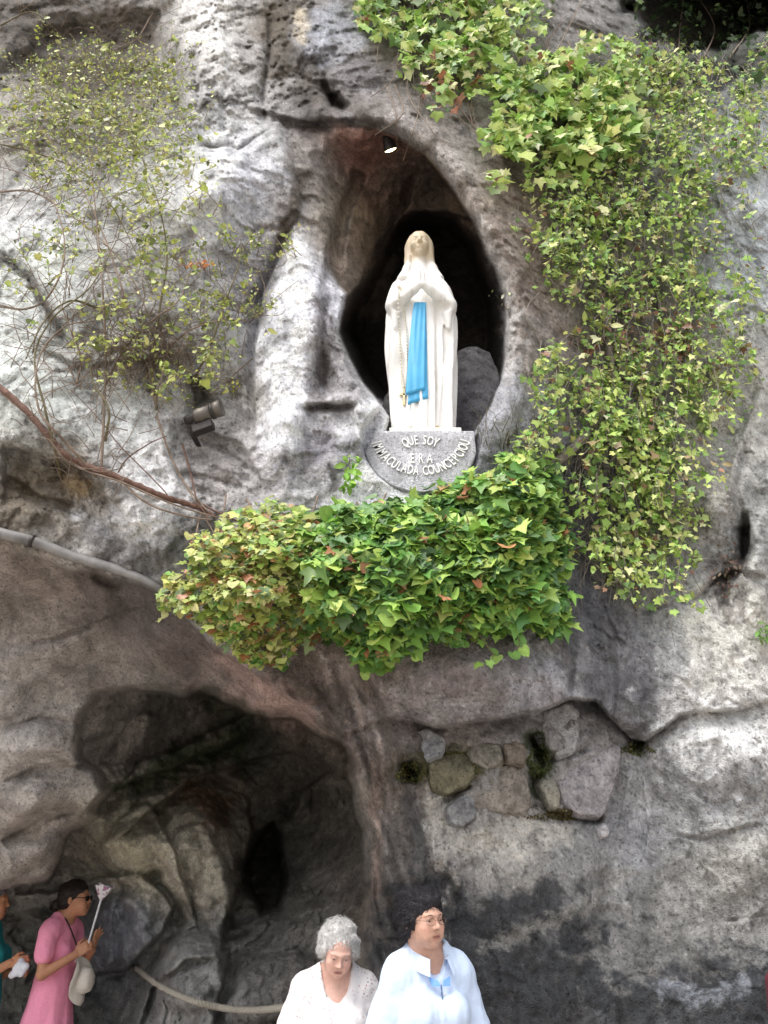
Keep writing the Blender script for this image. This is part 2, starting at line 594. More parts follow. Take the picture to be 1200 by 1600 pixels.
FRONT = TPS([
    (-650, -450, 5.6), (300, -450, 5.2), (900, -450, 5.6), (1850, -450, 6.6), (-650, 300, 4.4), (-650, 850, 3.9), (1850, 500, 5.2),
    (1850, 1100, 4.9), (-650, 1950, 5.6), (600, 2050, 4.7), (1300, 2050, 4.7), (1850, 1950, 4.9),
    (60, 50, 5.0), (200, 80, 4.95), (330, 60, 4.55), (400, 120, 4.5), (500, 60, 4.5), (600, 100, 4.38), (700, 150, 4.28), (620, 190, 4.14),
    (340, 160, 4.42), (360, 265, 4.2), (250, 330, 4.15), (100, 330, 4.2), (50, 480, 4.0), (180, 480, 4.05), (300, 480, 4.08), (400, 480, 4.18),
    (455, 480, 4.02), (455, 620, 3.96), (385, 620, 4.1), (320, 660, 4.1), (200, 660, 3.95), (60, 650, 3.9), (100, 760, 3.92), (30, 810, 3.95),
    (200, 800, 3.92), (330, 780, 3.98), (440, 740, 3.96), (540, 700, 4.0), (580, 740, 4.05), (720, 740, 4.1), (510, 560, 4.08), (500, 400, 4.25),
    (480, 300, 4.38), (440, 240, 4.3), (760, 250, 4.2), (800, 400, 4.12), (830, 550, 4.12), (800, 660, 4.08), (900, 300, 4.5), (950, 500, 4.5),
    (900, 700, 4.35), (1000, 150, 4.8), (1100, 60, 5.6), (1150, 250, 5.0), (1180, 450, 4.8), (1100, 600, 4.7), (1050, 800, 4.62), (1180, 800, 4.5),
    (930, 900, 4.45), (1100, 1000, 4.5), (960, 1060, 4.4), (850, 1040, 4.25), (700, 1020, 4.12), (560, 1020, 4.15), (480, 1040, 4.2),
    (700, 900, 4.15), (450, 900, 4.1), (300, 900, 4.1), (700, 1090, 4.14), (860, 1080, 4.26),
    (650, 1200, 4.5), (800, 1200, 4.6), (950, 1200, 4.62), (1100, 1180, 4.48), (1180, 1300, 4.55), (1000, 1350, 4.7), (800, 1350, 4.58),
    (650, 1350, 4.55), (600, 1480, 4.6), (800, 1500, 4.55), (1000, 1550, 4.55), (1180, 1550, 4.5)])
CAVE = TPS([
    (-650, 850, 4.0), (-650, 1200, 5.0), (-650, 1950, 5.6), (0, 850, 4.15), (120, 885, 4.2), (240, 930, 4.3), (340, 1010, 4.35), (0, 950, 4.6), (100, 950, 4.65),
    (220, 980, 4.72), (320, 1050, 4.72), (420, 1095, 4.62), (500, 1140, 4.6), (60, 1080, 5.0), (0, 1180, 5.15), (100, 1150, 5.25), (40, 1280, 5.5),
    (0, 1380, 5.8), (560, 1250, 4.7), (570, 1500, 4.8), (300, 2000, 5.2)])
DEEP = TPS([
    (-650, 1500, 6.6), (-300, 1500, 7.4), (300, 2100, 6.6), (-500, 2100, 6.8), (160, 1110, 5.6), (250, 1100, 6.6), (340, 1100, 6.9), (400, 1150, 7.4), (520, 1190, 7.2),
    (180, 1200, 6.3), (300, 1250, 6.7), (300, 1350, 6.6), (200, 1330, 6.4), (480, 1250, 7.8), (470, 1350, 7.5), (540, 1300, 7.3), (560, 1420, 6.3),
    (500, 1450, 6.4), (180, 1450, 7.4), (100, 1400, 7.5), (300, 1480, 6.5), (400, 1480, 6.5), (50, 1550, 7.6), (300, 1600, 5.9), (150, 1590, 7.5), (450, 1590, 6.1)])
NICHE = TPS([
    (470, 205, 4.32), (520, 200, 4.28), (580, 204, 4.26), (640, 225, 4.3), (500, 260, 4.5), (545, 255, 4.75), (510, 330, 4.32), (505, 420, 4.26), (535, 330, 4.75), (540, 420, 4.6),
    (570, 235, 4.75), (620, 270, 4.95), (560, 380, 4.9), (600, 320, 5.15), (650, 300, 5.3), (700, 290, 5.2), (560, 440, 4.95), (535, 480, 4.4), (745, 345, 4.9), (620, 380, 5.5),
    (700, 350, 5.3), (775, 450, 4.9), (650, 680, 4.6), (750, 660, 4.8), (600, 660, 4.6), (700, 600, 5.2), (550, 540, 4.6), (800, 560, 4.6), (640, 480, 5.8)])
P_CAVE = [(-900, 828), (0, 845), (110, 885), (180, 902), (250, 930), (330, 1005), (400, 1055), (470, 1100), (530, 1145), (555, 1195),
          (572, 1270), (580, 1350), (582, 1450), (575, 1600), (570, 2400), (-900, 2400)]
P_DEEP = [(128, 1122), (150, 1092), (200, 1079), (300, 1073), (340, 1081), (380, 1101), (420, 1118), (460, 1116), (510, 1142), (540, 1166),
          (553, 1212), (570, 1290), (573, 1400), (566, 1470), (560, 2400), (-900, 2400), (-900, 1420), (0, 1390), (60, 1368), (100, 1310), (150, 1272), (166, 1235), (126, 1182)]
P_NICHE = [(452, 200), (480, 197), (520, 194), (575, 197), (620, 212), (665, 240), (700, 285), (735, 335), (760, 390), (785, 440), (792, 490), (790, 550),
           (780, 610), (760, 645), (742, 672), (735, 690), (603, 690), (606, 652), (575, 610), (545, 562), (527, 520), (528, 500), (540, 460), (512, 425), (498, 400), (478, 330), (462, 265)]
P_DARKN = [(528, 512), (545, 470), (566, 440), (590, 385), (625, 345), (665, 333), (712, 340), (752, 385), (778, 455), (788, 520), (786, 600), (740, 660), (610, 660), (560, 590)]
P_HOLE = [(425, 1275), (445, 1310), (452, 1370), (440, 1420), (405, 1432), (382, 1395), (380, 1345), (398, 1300)]
LEDGE = [(530, 1150), (600, 1116), (640, 1122), (680, 1134), (720, 1130), (760, 1124), (840, 1108), (890, 1090), (930, 1092), (960, 1122), (985, 1152), (1008, 1156),
         (1030, 1140), (1060, 1114), (1100, 1106), (1150, 1107), (1210, 1090), (1900, 1060)]
# grooves: (polyline, half width px, depth m)
GROOVES = [
    ([(290, 226), (330, 234), (350, 232), (372, 240), (400, 222), (440, 200)], 7, 0.09),
    ([(280, 60), (276, 130), (282, 220)], 10, 0.12),
    ([(415, 20), (420, 90), (408, 150), (415, 205)], 9, 0.06), ([(352, 20), (360, 90), (350, 160), (352, 215)], 6, 0.04),
    ([(310, 40), (305, 120), (312, 190)], 6, 0.035), ([(505, 120), (520, 165), (545, 172)], 9, 0.16), ([(440, 60), (470, 120), (520, 150)], 9, 0.06),
    ([(478, 320), (440, 400), (410, 470), (400, 560), (398, 650)], 14, 0.08), ([(505, 430), (500, 500), (498, 560), (486, 640)], 7, 0.05),
    ([(470, 640), (510, 634), (555, 632)], 6, 0.06), ([(392, 600), (388, 680), (395, 740)], 5, 0.03),
    ([(290, 590), (315, 620), (300, 660)], 14, 0.10), ([(0, 385), (40, 430), (70, 470), (90, 520), (110, 545)], 12, 0.06),
    ([(80, 590), (120, 580), (150, 560)], 6, 0.03), ([(0, 740), (60, 780), (130, 800), (190, 850)], 10, 0.07), ([(60, 720), (130, 730), (160, 770)], 9, 0.05),
    ([(300, 680), (350, 700), (395, 740)], 6, 0.05), ([(270, 740), (330, 750), (400, 775)], 6, 0.04),
    ([(1160, 820), (1168, 850), (1160, 885)], 12, 0.14), ([(1055, 945), (1090, 930), (1120, 905), (1150, 890)], 6, 0.07), ([(1000, 960), (1050, 945)], 5, 0.04),
    ([(1120, 905), (1125, 960), (1140, 985)], 7, 0.05), ([(1010, 1110), (1005, 1180), (1018, 1240), (1010, 1290)], 9, 0.04),
    ([(895, 1005), (892, 1060), (888, 1090)], 6, 0.04), ([(930, 1160), (900, 1180), (870, 1185), (850, 1190)], 6, 0.06),
    ([(1040, 1300), (1100, 1310), (1160, 1295), (1200, 1285)], 3, 0.02), ([(1080, 1320), (1075, 1345)], 3, 0.02), ([(1130, 1440), (1200, 1430)], 3, 0.02),
    ([(690, 1258), (715, 1240), (740, 1222)], 6, 0.09), ([(640, 1200), (650, 1215)], 14, 0.10), ([(830, 1150), (845, 1165)], 14, 0.12),
    ([(490, 1060), (520, 1110), (560, 1150), (590, 1220)], 6, 0.03), ([(540, 1040), (570, 1090), (600, 1140)], 5, 0.025), ([(450, 1070), (480, 1105), (500, 1100)], 7, 0.06),
    ([(0, 1220), (50, 1190), (110, 1185)], 10, 0.07), ([(0, 1310), (60, 1275), (130, 1265)], 9, 0.08), ([(0, 1130), (60, 1115), (120, 1130)], 8, 0.04),
    ([(20, 1000), (90, 990), (160, 960)], 12, 0.05), ([(140, 895), (170, 905), (200, 915)], 14, 0.1),
    ([(600, 1480), (590, 1380), (588, 1300)], 8, 0.06), ([(660, 1440), (700, 1380), (760, 1340)], 7, 0.02),
    ([(1060, 480), (1130, 470), (1200, 490)], 8, 0.05), ([(1180, 640), (1150, 760), (1170, 830)], 7, 0.05),
]
# bulges: (x, y, rx, ry, angle, height m) - half ellipsoids standing out of the surface
BULGES = [
    (310, 1335, 72, 118, -8, 0.55), (205, 1330, 58, 62, 0, 0.35), (180, 1455, 95, 70, -28, 0.5), (300, 1520, 66, 80, 10, 0.35), (60, 1500, 70, 90, 20, 0.3), (120, 1600, 70, 60, 0, 0.25),
    (420, 1540, 90, 60, -30, 0.25),
    (210, 1150, 26, 70, 32, 0.2), (1100, 1190, 95, 90, 0, 0.12), (1150, 1340, 110, 90, 10, 0.08), (850, 1370, 120, 80, -20, 0.08), (1060, 760, 60, 70, 0, 0.1), (1130, 790, 40, 70, 10, 0.12), (1185, 900, 40, 60, 0, 0.12),
    (1090, 1020, 110, 70, 0, 0.06), (720, 1060, 170, 55, 0, 0.1), (345, 290, 70, 55, -30, 0.1), (455, 560, 38, 190, 6, 0.09), (330, 110, 45, 110, 0, 0.1), (560, 90, 60, 60, 0, 0.06),
    (490, 40, 50, 70, 0, 0.08), (120, 430, 110, 90, 20, 0.08), (60, 640, 110, 70, 20, 0.08), (200, 770, 110, 60, 25, 0.08), (330, 740, 70, 45, 15, 0.06), (60, 1160, 70, 40, -8, 0.14),
    (50, 1250, 70, 36, -15, 0.13), (40, 1340, 70, 34, -20, 0.13), (80, 1010, 110, 45, -8, 0.08), (250, 1000, 80, 40, 10, 0.08), (420, 1085, 60, 22, 28, 0.06),
    (600, 320, 40, 90, 28, 0.12), (565, 225, 26, 26, 0, 0.12), (1160, 260, 80, 90, -30, 0.12), (1170, 500, 70, 130, 0, 0.1),
]

# folds: (polyline, depth m, reach px): the right-hand side of the line lies deeper, like one layer of rock over another
FOLDS = [
    ([(440, 196), (400, 218), (372, 238), (350, 230), (330, 232), (290, 222)], .10, 40),
    ([(396, 690), (398, 600), (402, 520), (415, 460), (440, 400), (470, 330)], .0, 60), ([(470, 330), (440, 400), (415, 460), (402, 520), (398, 600), (396, 690)], .24, 60), ([(497, 640), (499, 560), (500, 470), (508, 400), (524, 320)], .09, 30), ([(470, 636), (510, 631), (556, 630)], .09, 40), ([(380, 165), (430, 178), (470, 190), (520, 188)], .10, 26),
    ([(280, 215), (276, 130), (284, 40), (280, -20)], .0, 30), ([(284, -20), (276, 60), (276, 130), (284, 215)], .16, 60),
    ([(415, 0), (420, 80), (408, 150), (415, 200)], -.07, 40), ([(1060, 945), (1092, 930), (1120, 905), (1150, 888), (1200, 900)], .10, 40), ([(1168, 800), (1172, 850), (1160, 890), (1140, 930)], .12, 40),
    ([(1008, 1130), (1003, 1200), (1012, 1290), (1000, 1360)], .07, 60), ([(1040, 1300), (1100, 1311), (1160, 1296), (1210, 1284)], .025, 40),
    ([(690, 1340), (720, 1400), (700, 1480)], .05, 50), ([(0, 700), (60, 712), (130, 735), (165, 775), (190, 800)], .10, 50), ([(270, 655), (320, 672), (380, 690), (402, 740), (420, 775)], .07, 40),
    ([(60, 540), (130, 575), (200, 560), (280, 560)], .05, 50), ([(0, 385), (40, 430), (75, 480), (110, 545)], .07, 60), ([(1040, 190), (1090, 160), (1140, 130), (1200, 80)], .0, 50), ([(1210, 80), (1140, 135), (1090, 165), (1040, 200)], .2, 60),
    ([(1210, 480), (1130, 468), (1070, 480)], .08, 50), ([(1190, 600), (1150, 700), (1130, 780)], .08, 50), ([(660, 250), (640, 320), (600, 380), (565, 440)], .18, 60), ([(745, 345), (700, 330), (640, 332)], -.15, 40),
    # cave
    ([(0, 1225), (50, 1196), (110, 1190), (150, 1200)], .12, 40), ([(0, 1312), (60, 1280), (130, 1262)], .14, 45), ([(0, 1135), (60, 1118), (128, 1130)], .07, 45), ([(10, 1005), (90, 995), (170, 962), (230, 950)], .06, 70),
    ([(120, 1275), (190, 1225), (270, 1195), (350, 1165), (420, 1130)], .45, 70), ([(160, 1330), (230, 1270), (300, 1215), (400, 1185), (480, 1170)], .3, 60), ([(395, 1110), (300, 1160), (220, 1190), (180, 1240)], .2, 50),
    ([(232, 1250), (250, 1290), (275, 1330), (292, 1400), (312, 1455)], -.25, 60), ([(385, 1240), (392, 1300), (375, 1380), (352, 1440), (345, 1490)], -.45, 70),
    ([(150, 1190), (200, 1130), (240, 1085)], .22, 50), ([(520, 1200), (470, 1240), (455, 1290)], .25, 50), ([(20, 1400), (100, 1395), (150, 1370), (220, 1370), (260, 1400), (280, 1450)], -.3, 50), ([(90, 1530), (200, 1515), (258, 1450), (275, 1400)], .35, 60),
    ([(215, 1620), (235, 1545), (290, 1500), (340, 1495)], .22, 60), ([(330, 1620), (345, 1545), (362, 1475)], .22, 60), ([(110, 1530), (130, 1620)], .2, 50), ([(0, 1420), (60, 1440), (110, 1500)], .18, 50),
]

# pockets: (polygon, depth m, softness px)
POCKETS = [
    ([(552, 262), (526, 330), (512, 400), (502, 440), (505, 480), (524, 500), (536, 470), (540, 420), (548, 340), (575, 270)], .14, 10),
    ([(500, 450), (520, 505), (535, 560), (520, 620), (488, 630), (498, 540)], .05, 8),
    ([(508, 148), (530, 145), (548, 166), (535, 176), (515, 170)], .22, 8),
    ([(296, 586), (322, 592), (350, 630), (346, 664), (316, 672), (296, 640)], .14, 14),
    ([(620, 1192), (642, 1186), (656, 1206), (650, 1226), (626, 1222)], .16, 10), ([(822, 1146), (848, 1144), (858, 1176), (850, 1200), (830, 1186)], .2, 10),
    ([(664, 1180), (690, 1172), (740, 1176), (742, 1215), (700, 1250), (670, 1240)], .07, 10), ([(826, 1205), (850, 1205), (870, 1262), (945, 1276), (930, 1290), (860, 1285), (832, 1255)], .1, 10),
    ([(1154, 826), (1172, 836), (1172, 866), (1158, 876)], .16, 8), ([(960, 1120), (1010, 1150), (1030, 1142), (1012, 1176), (985, 1176)], .12, 10),
    ([(270, 660), (330, 668), (390, 700), (402, 760), (350, 790), (290, 780), (262, 720)], .07, 14),
    ([(0, 690), (70, 705), (150, 740), (180, 790), (120, 812), (0, 790)], .07, 16),
    ([(60, 30), (270, 0), (276, 160), (240, 190), (100, 180), (-40, 120)], .25, 40),
    ([(1125, 870), (1145, 872), (1140, 950), (1122, 950)], .07, 8),
]


def depth_raw(px, py):
    """returns Y and the masks (cave, deep, niche, dark niche) without the fine relief"""
    w1 = np.stack([px / 60, py / 60, 0 * px], -1)
    wx = px + 5 * fbm(w1, 3, 5); wy = py + 5 * fbm(w1, 3, 55)
    Y = FRONT(px, py)
    # ledge that runs across the right half
    xs, ys = np.array(LEDGE, float).T
    yl = np.interp(wx, xs, ys); A = np.interp(wx, [520, 580, 640, 900, 960, 1020, 1100, 1300], [0, .14, .42, .42, .30, .22, .14, .1]); A = np.where(wx < 520, 0, A)
    d = wy - yl
    Y = Y + np.where(d > 0, A * np.exp(-np.maximum(d, 0) / 30), 0) * sstep(0, 5, d) - np.where(d <= 0, A * .35 * np.exp(np.minimum(d, 0) / 60), A * .35 * np.exp(-np.abs(d) / 12)) * 0.6
    # niche with rounded rim
    sn = poly_sd(wx, wy, P_NICHE)
    Yn = np.maximum(NICHE(px, py), Y - 0.05)
    sdk = poly_sd(wx, wy, P_DARKN)
    Yn = Yn + (6.6 - Yn) * sstep(-6, 26, sdk)
    rim = np.clip((sn + 26) / 26, 0, 1)
    Y = Y - 0.075 * np.exp(-((sn + 26) / 24) ** 2) * (1 - .8 * np.exp(-((wx - 660) / 110) ** 2 - ((wy - 720) / 90) ** 2)) + 0.12 * rim ** 3
    wl = np.exp(-((wx - 480) / 45) ** 2) * (1 - sstep(400, 450, wy)); mn = sstep(-1 - 30 * wl, 5 + 40 * wl, sn); Y = Y * (1 - mn) + Yn * mn
    # seat for the inscribed stone
    pr_ = np.hypot(wx - 660, (wy - 690) * 1.1); Y = np.where((mn < .5), Y + np.maximum(4.15 - Y, 0) * (1 - sstep(86, 96, pr_)), Y)
    # cave roof, deep cave
    w2 = np.stack([px / 95, py / 95, 0 * px + 3.3], -1)
    vx = wx + 16 * fbm(w2, 3, 25); vy = wy + 16 * fbm(w2, 3, 26)
    sc = poly_sd(wx * .6 + vx * .4, wy * .6 + vy * .4, P_CAVE)
    rim = np.clip((sc + 24) / 24, 0, 1); Y = Y + 0.08 * rim ** 3 * (wx < 620)
    mc = sstep(-1, 6, sc); Yc = np.maximum(CAVE(px, py), Y - 0.1)
    sd_ = poly_sd(vx, vy, P_DEEP)
    rim = np.clip((sd_ + 18) / 18, 0, 1); Yc = Yc + 0.22 * rim ** 3
    md = sstep(-1, 7, sd_); Yd = np.maximum(DEEP(px, py), Yc + 0.05)
    Yd = Yd + 1.1 * sstep(-3, 14, poly_sd(.4 * wx + .6 * vx, .4 * wy + .6 * vy, P_HOLE))
    Yc = Yc * (1 - md) + Yd * md
    Y = Y * (1 - mc) + Yc * mc
    # dark hollow, top right
    hn = fbm(np.stack([px / 55, py / 45, 0 * px], -1), 3, 88); hx = ((wx - 1110) / 125) ** 2 + ((wy - 5) / 80) ** 2 + .55 * hn
    Y = Y + 1.6 * (1 - sstep(.6, 1.1, hx))
    # bulges
    for (bx, by, rx, ry, an, h) in BULGES:
        c, s = math.cos(R(an)), math.sin(R(an))
        u = ((wx - bx) * c + (wy - by) * s) / rx; v = (-(wx - bx) * s + (wy - by) * c) / ry
        q = 1 - u * u - v * v
        if by > 1060 and bx < 570 and h > .2:          # boulders in the cave: full rounded edge
            u = u + 0.16 * fbm(np.stack([wx / 50, wy / 50, 0 * wx + bx], -1), 3, 81)
            v = v + 0.16 * fbm(np.stack([wx / 50, wy / 50, 0 * wx + by], -1), 3, 82)
            q = 1 - u * u - v * v
            Y = Y - h * np.where(q > 0, np.sqrt(np.maximum(q, 0)) * sstep(0, .7, q), 0)
        else:
            Y = Y - 1.2 * h * np.exp(-1.6 * (u * u + v * v) ** 1.3)
    for pts, dp, rc in FOLDS:
        if dp == 0: continue
        x0 = min(p[0] for p in pts) - 3 * rc; x1 = max(p[0] for p in pts) + 3 * rc
        y0 = min(p[1] for p in pts) - 3 * rc; y1 = max(p[1] for p in pts) + 3 * rc
        msk = (px > x0) & (px < x1) & (py > y0) & (py < y1)
        if not msk.any(): continue
        X, Yy = wx[msk], wy[msk]; dd, t = seg_dist(X, Yy, pts)
        n_ = len(pts) - 1; kk = np.clip((t * n_).astype(int), 0, n_ - 1); pa = np.array(pts, float)
        a_, b_ = pa[kk], pa[kk + 1]
        sd2 = np.sign((b_[:, 0] - a_[:, 0]) * (Yy - a_[:, 1]) - (b_[:, 1] - a_[:, 1]) * (X - a_[:, 0]))
        sd2 = sd2 * dd * (1 if dp > 0 else -1)
        tap = np.clip(np.minimum(t, 1 - t) * 5, 0, 1) ** .7
        Y[msk] += abs(dp) * tap * sstep(-3, 4, sd2) * np.exp(-np.maximum(sd2, 0) / rc) - .25 * abs(dp) * tap * np.exp(-(np.minimum(sd2, 0) / (rc * .4)) ** 2) * (sd2 <= 0)
    for pts, dp, so in POCKETS:
        x0 = min(p[0] for p in pts) - 60; x1 = max(p[0] for p in pts) + 60
        y0 = min(p[1] for p in pts) - 60; y1 = max(p[1] for p in pts) + 60
        msk = (px > x0) & (px < x1) & (py > y0) & (py < y1)
        if msk.any():
            Y[msk] += dp * sstep(-2, so, poly_sd(wx[msk], wy[msk], pts))
    for pts, w, dp in GROOVES:
        x0 = min(p[0] for p in pts) - 60; x1 = max(p[0] for p in pts) + 60
        y0 = min(p[1] for p in pts) - 60; y1 = max(p[1] for p in pts) + 60
        msk = (px > x0) & (px < x1) & (py > y0) & (py < y1)
        if not msk.any(): continue
        dd, t = seg_dist(wx[msk], wy[msk], pts)
        tap = np.clip(np.minimum(t, 1 - t) * 6, 0.25, 1)
        Y[msk] += dp * tap * np.exp(-(dd / (w * 0.8)) ** 2) - 0.2 * dp * tap * np.exp(-((dd - 2 * w) / w) ** 2)
    return Y, mc, md, mn, sdk, sc, sd_, sn, d


STEP = 2.5
gx = np.concatenate([np.arange(-900, -300, 40), np.arange(-300, -20, 12), np.arange(-20, 1220, STEP), np.arange(1220, 1500, 12), np.arange(1500, 2101, 40)])
gy = np.concatenate([np.arange(-560, -200, 30), np.arange(-200, -16, 10), np.arange(-16, 1618, STEP), np.arange(1618, 1800, 10), np.arange(1800, 2401, 40)])
PX, PY = np.meshgrid(gx, gy)
Y0, mC, mD, mN, sDK, sC, sD, sN, dL = depth_raw(PX, PY)
P0 = at(PX, PY, Y0)
# relief in world space, so that it is real rock relief at every distance
rough_mask = 1.0 - 0.55 * mC * (1 - mD)            # the cave roof is worn smooth
crin = np.zeros_like(PX)                            # crumbly patches
for (x, y, rx, ry) in [(330, 730, 110, 70), (100, 770, 120, 60), (340, 120, 70, 130), (470, 90, 80, 90), (760, 1200, 150, 70), (240, 600, 120, 90), (820, 400, 60, 200), (1120, 900, 80, 80), (200, 830, 110, 40)]:
    crin = np.maximum(crin, np.exp(-(((PX - x) / rx) ** 2 + ((PY - y) / ry) ** 2) ** 1.5))
REL = 0.085 * fbm(P0 * 1.5, 3, 1) + 0.040 * fbm(P0 * 4.2, 3, 9)
REL += (0.009 + 0.020 * crin) * ridged(P0 * np.array([7, 7, 5]), 3, 21) * rough_mask
REL += (0.0045 + 0.009 * crin) * fbm(P0 * 24, 3, 33) * rough_mask
wf1, wf2, wid = worley(P0 * np.array([2.1, 2.1, 1.7]) + 0.35 * np.stack([fbm(P0 * 3, 2, 71), fbm(P0 * 3, 2, 72), fbm(P0 * 3, 2, 73)], -1), 4)
crack = np.exp(-((wf2 - wf1) / 0.035) ** 2)
REL += -0.0 * crack + 0.022 * (wf1 - 0.5) - 0.010 * crack * (rough_mask > .9)
def facet(P, sc, seed):
    f1, f2, cid = worley(P * sc, seed)
    g = np.stack([(cid & np.uint32(255)), ((cid >> np.uint32(8)) & np.uint32(255)), ((cid >> np.uint32(16)) & np.uint32(255))], -1) / 127.5 - 1
    h = ((cid >> np.uint32(24)) & np.uint32(255)) / 127.5 - 1
    return (g * (P * sc - np.round(P * sc))).sum(-1) * 0.6 + 0.5 * h, f2 - f1
wpz = P0 + 0.10 * np.stack([fbm(P0 * 3.1, 3, 75), fbm(P0 * 3.1, 3, 76), fbm(P0 * 3.1, 3, 77)], -1)
fa, fe = facet(wpz, np.array([2.6, 2.6, 1.9]), 14)
fb_, fe2 = facet(wpz, np.array([7.5, 7.5, 5.5]), 15)
smo = 1 - mC * (1 - mD)
REL += 0.035 * fa * sstep(0, .12, fe) * smo + 0.012 * (1 + 1.2 * crin) * fb_ * sstep(0, .15, fe2) * smo
# flowing folds in the cave and the pillar beside it
FLOW = np.sin((PX * 0.5 + PY * 0.55) * 0.06 + 4 * fbm(P0 * 1.1, 3, 61))
REL += 0.03 * mC * (1 - mD) * FLOW
sh = np.stack([P0[..., 0] * .75 + P0[..., 2] * .66, P0[..., 1] * .7, (P0[..., 2] * .75 - P0[..., 0] * .66) * 2.2], -1)
REL += mD * (0.16 * ridged(sh * 1.1, 3, 63) + .05 * ridged(P0 * 3.1, 3, 64) + .05 * fa * sstep(0, .12, fe) + .03 * fb_ * sstep(0, .15, fe2))
pil = np.exp(-((PX - 570 - (PY - 1150) * 0.12) / 60) ** 2) * sstep(1000, 1080, PY) * (1 - mC)
REL += 0.05 * pil * np.sin((PX - (PY - 1100) * 0.35) * 0.14 + 3 * fbm(P0 * 2.2, 2, 62))
vert = np.exp(-((PX - 345) / 70) ** 2) * (1 - sstep(190, 240, PY))
REL += 0.018 * vert * ridged(P0 * np.array([9, 4, 1.8]), 3, 44)
Y1 = Y0 + REL
GP = at(PX, PY, Y1)


def surf(px, py):
    """depth of the finished cliff along the ray of a pixel"""
    px = np.clip(np.asarray(px, float), gx[0], gx[-1] - 1e-3); py = np.clip(np.asarray(py, float), gy[0], gy[-1] - 1e-3)
    i = np.clip(np.searchsorted(gx, px, 'right') - 1, 0, len(gx) - 2); j = np.clip(np.searchsorted(gy, py, 'right') - 1, 0, len(gy) - 2)
    u = (px - gx[i]) / (gx[i + 1] - gx[i]); v = (py - gy[j]) / (gy[j + 1] - gy[j])
    return (Y1[j, i] * (1 - u) + Y1[j, i + 1] * u) * (1 - v) + (Y1[j + 1, i] * (1 - u) + Y1[j + 1, i + 1] * u) * v


# ---- colour of the stone: mineral tones at places, some darkened to paint in shade, drifting with noise
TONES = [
    (60, 40, 112, 103, 93), (200, 60, 114, 104, 93), (120, 120, 120, 110, 98), (60, 200, 175, 168, 155), (330, 40, 232, 228, 220), (345, 150, 196, 194, 190), (290, 130, 172, 167, 162), (400, 100, 160, 155, 150),  # shadow of the upper-left recess is put into its dark tones
    (440, 40, 118, 106, 90), (500, 60, 140, 139, 143), (470, 130, 104, 97, 90), (560, 120, 128, 123, 124), (600, 175, 152, 142, 135), (610, 60, 120, 108, 92),  # rock above the niche: brown patches, darkened further with painted shade
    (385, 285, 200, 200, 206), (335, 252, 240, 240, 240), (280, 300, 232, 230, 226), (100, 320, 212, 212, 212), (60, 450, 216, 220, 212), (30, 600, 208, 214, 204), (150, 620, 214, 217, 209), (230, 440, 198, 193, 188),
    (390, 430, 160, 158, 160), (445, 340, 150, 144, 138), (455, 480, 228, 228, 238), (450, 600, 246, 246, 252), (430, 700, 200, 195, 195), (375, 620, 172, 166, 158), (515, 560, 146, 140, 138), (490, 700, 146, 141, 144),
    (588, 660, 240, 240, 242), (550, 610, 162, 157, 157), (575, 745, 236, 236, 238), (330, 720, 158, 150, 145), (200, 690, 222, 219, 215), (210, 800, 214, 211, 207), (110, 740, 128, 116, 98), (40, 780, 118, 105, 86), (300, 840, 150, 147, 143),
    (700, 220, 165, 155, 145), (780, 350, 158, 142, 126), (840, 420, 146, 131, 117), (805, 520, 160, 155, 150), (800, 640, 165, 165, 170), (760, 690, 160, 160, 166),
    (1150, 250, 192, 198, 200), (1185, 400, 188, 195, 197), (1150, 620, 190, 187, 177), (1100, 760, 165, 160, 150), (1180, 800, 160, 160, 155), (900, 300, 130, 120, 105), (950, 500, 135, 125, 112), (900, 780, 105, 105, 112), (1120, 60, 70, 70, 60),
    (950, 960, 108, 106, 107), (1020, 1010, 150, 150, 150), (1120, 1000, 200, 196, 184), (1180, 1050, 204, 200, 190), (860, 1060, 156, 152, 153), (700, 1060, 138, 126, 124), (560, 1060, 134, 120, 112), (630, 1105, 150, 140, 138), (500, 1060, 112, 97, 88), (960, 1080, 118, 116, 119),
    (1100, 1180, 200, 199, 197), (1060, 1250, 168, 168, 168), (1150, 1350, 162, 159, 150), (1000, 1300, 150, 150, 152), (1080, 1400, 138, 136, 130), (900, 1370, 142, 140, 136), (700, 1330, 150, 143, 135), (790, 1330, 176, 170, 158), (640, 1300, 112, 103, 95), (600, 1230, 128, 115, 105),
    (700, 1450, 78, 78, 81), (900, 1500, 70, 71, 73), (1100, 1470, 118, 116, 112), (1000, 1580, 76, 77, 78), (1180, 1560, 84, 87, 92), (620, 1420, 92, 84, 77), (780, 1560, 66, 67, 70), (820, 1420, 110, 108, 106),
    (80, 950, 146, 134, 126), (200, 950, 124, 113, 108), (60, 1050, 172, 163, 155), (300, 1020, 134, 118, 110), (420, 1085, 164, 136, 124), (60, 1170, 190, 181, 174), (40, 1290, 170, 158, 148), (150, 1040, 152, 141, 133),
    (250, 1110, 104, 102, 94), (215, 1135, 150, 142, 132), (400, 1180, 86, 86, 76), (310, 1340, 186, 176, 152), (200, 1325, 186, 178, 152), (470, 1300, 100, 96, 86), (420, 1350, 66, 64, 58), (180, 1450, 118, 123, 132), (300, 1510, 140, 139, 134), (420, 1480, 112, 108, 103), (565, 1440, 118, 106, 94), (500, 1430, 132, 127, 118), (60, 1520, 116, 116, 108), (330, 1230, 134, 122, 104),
    (600, 290, 136, 110, 94), (572, 222, 164, 112, 92), (555, 390, 164, 144, 124), (700, 300, 112, 96, 84), (650, 400, 66, 60, 56), (750, 480, 62, 56, 54), (570, 560, 50, 47, 45), (480, 250, 158, 148, 140), (530, 350, 146, 136, 120), (750, 620, 80, 76, 76), (640, 640, 66, 62, 60),
]
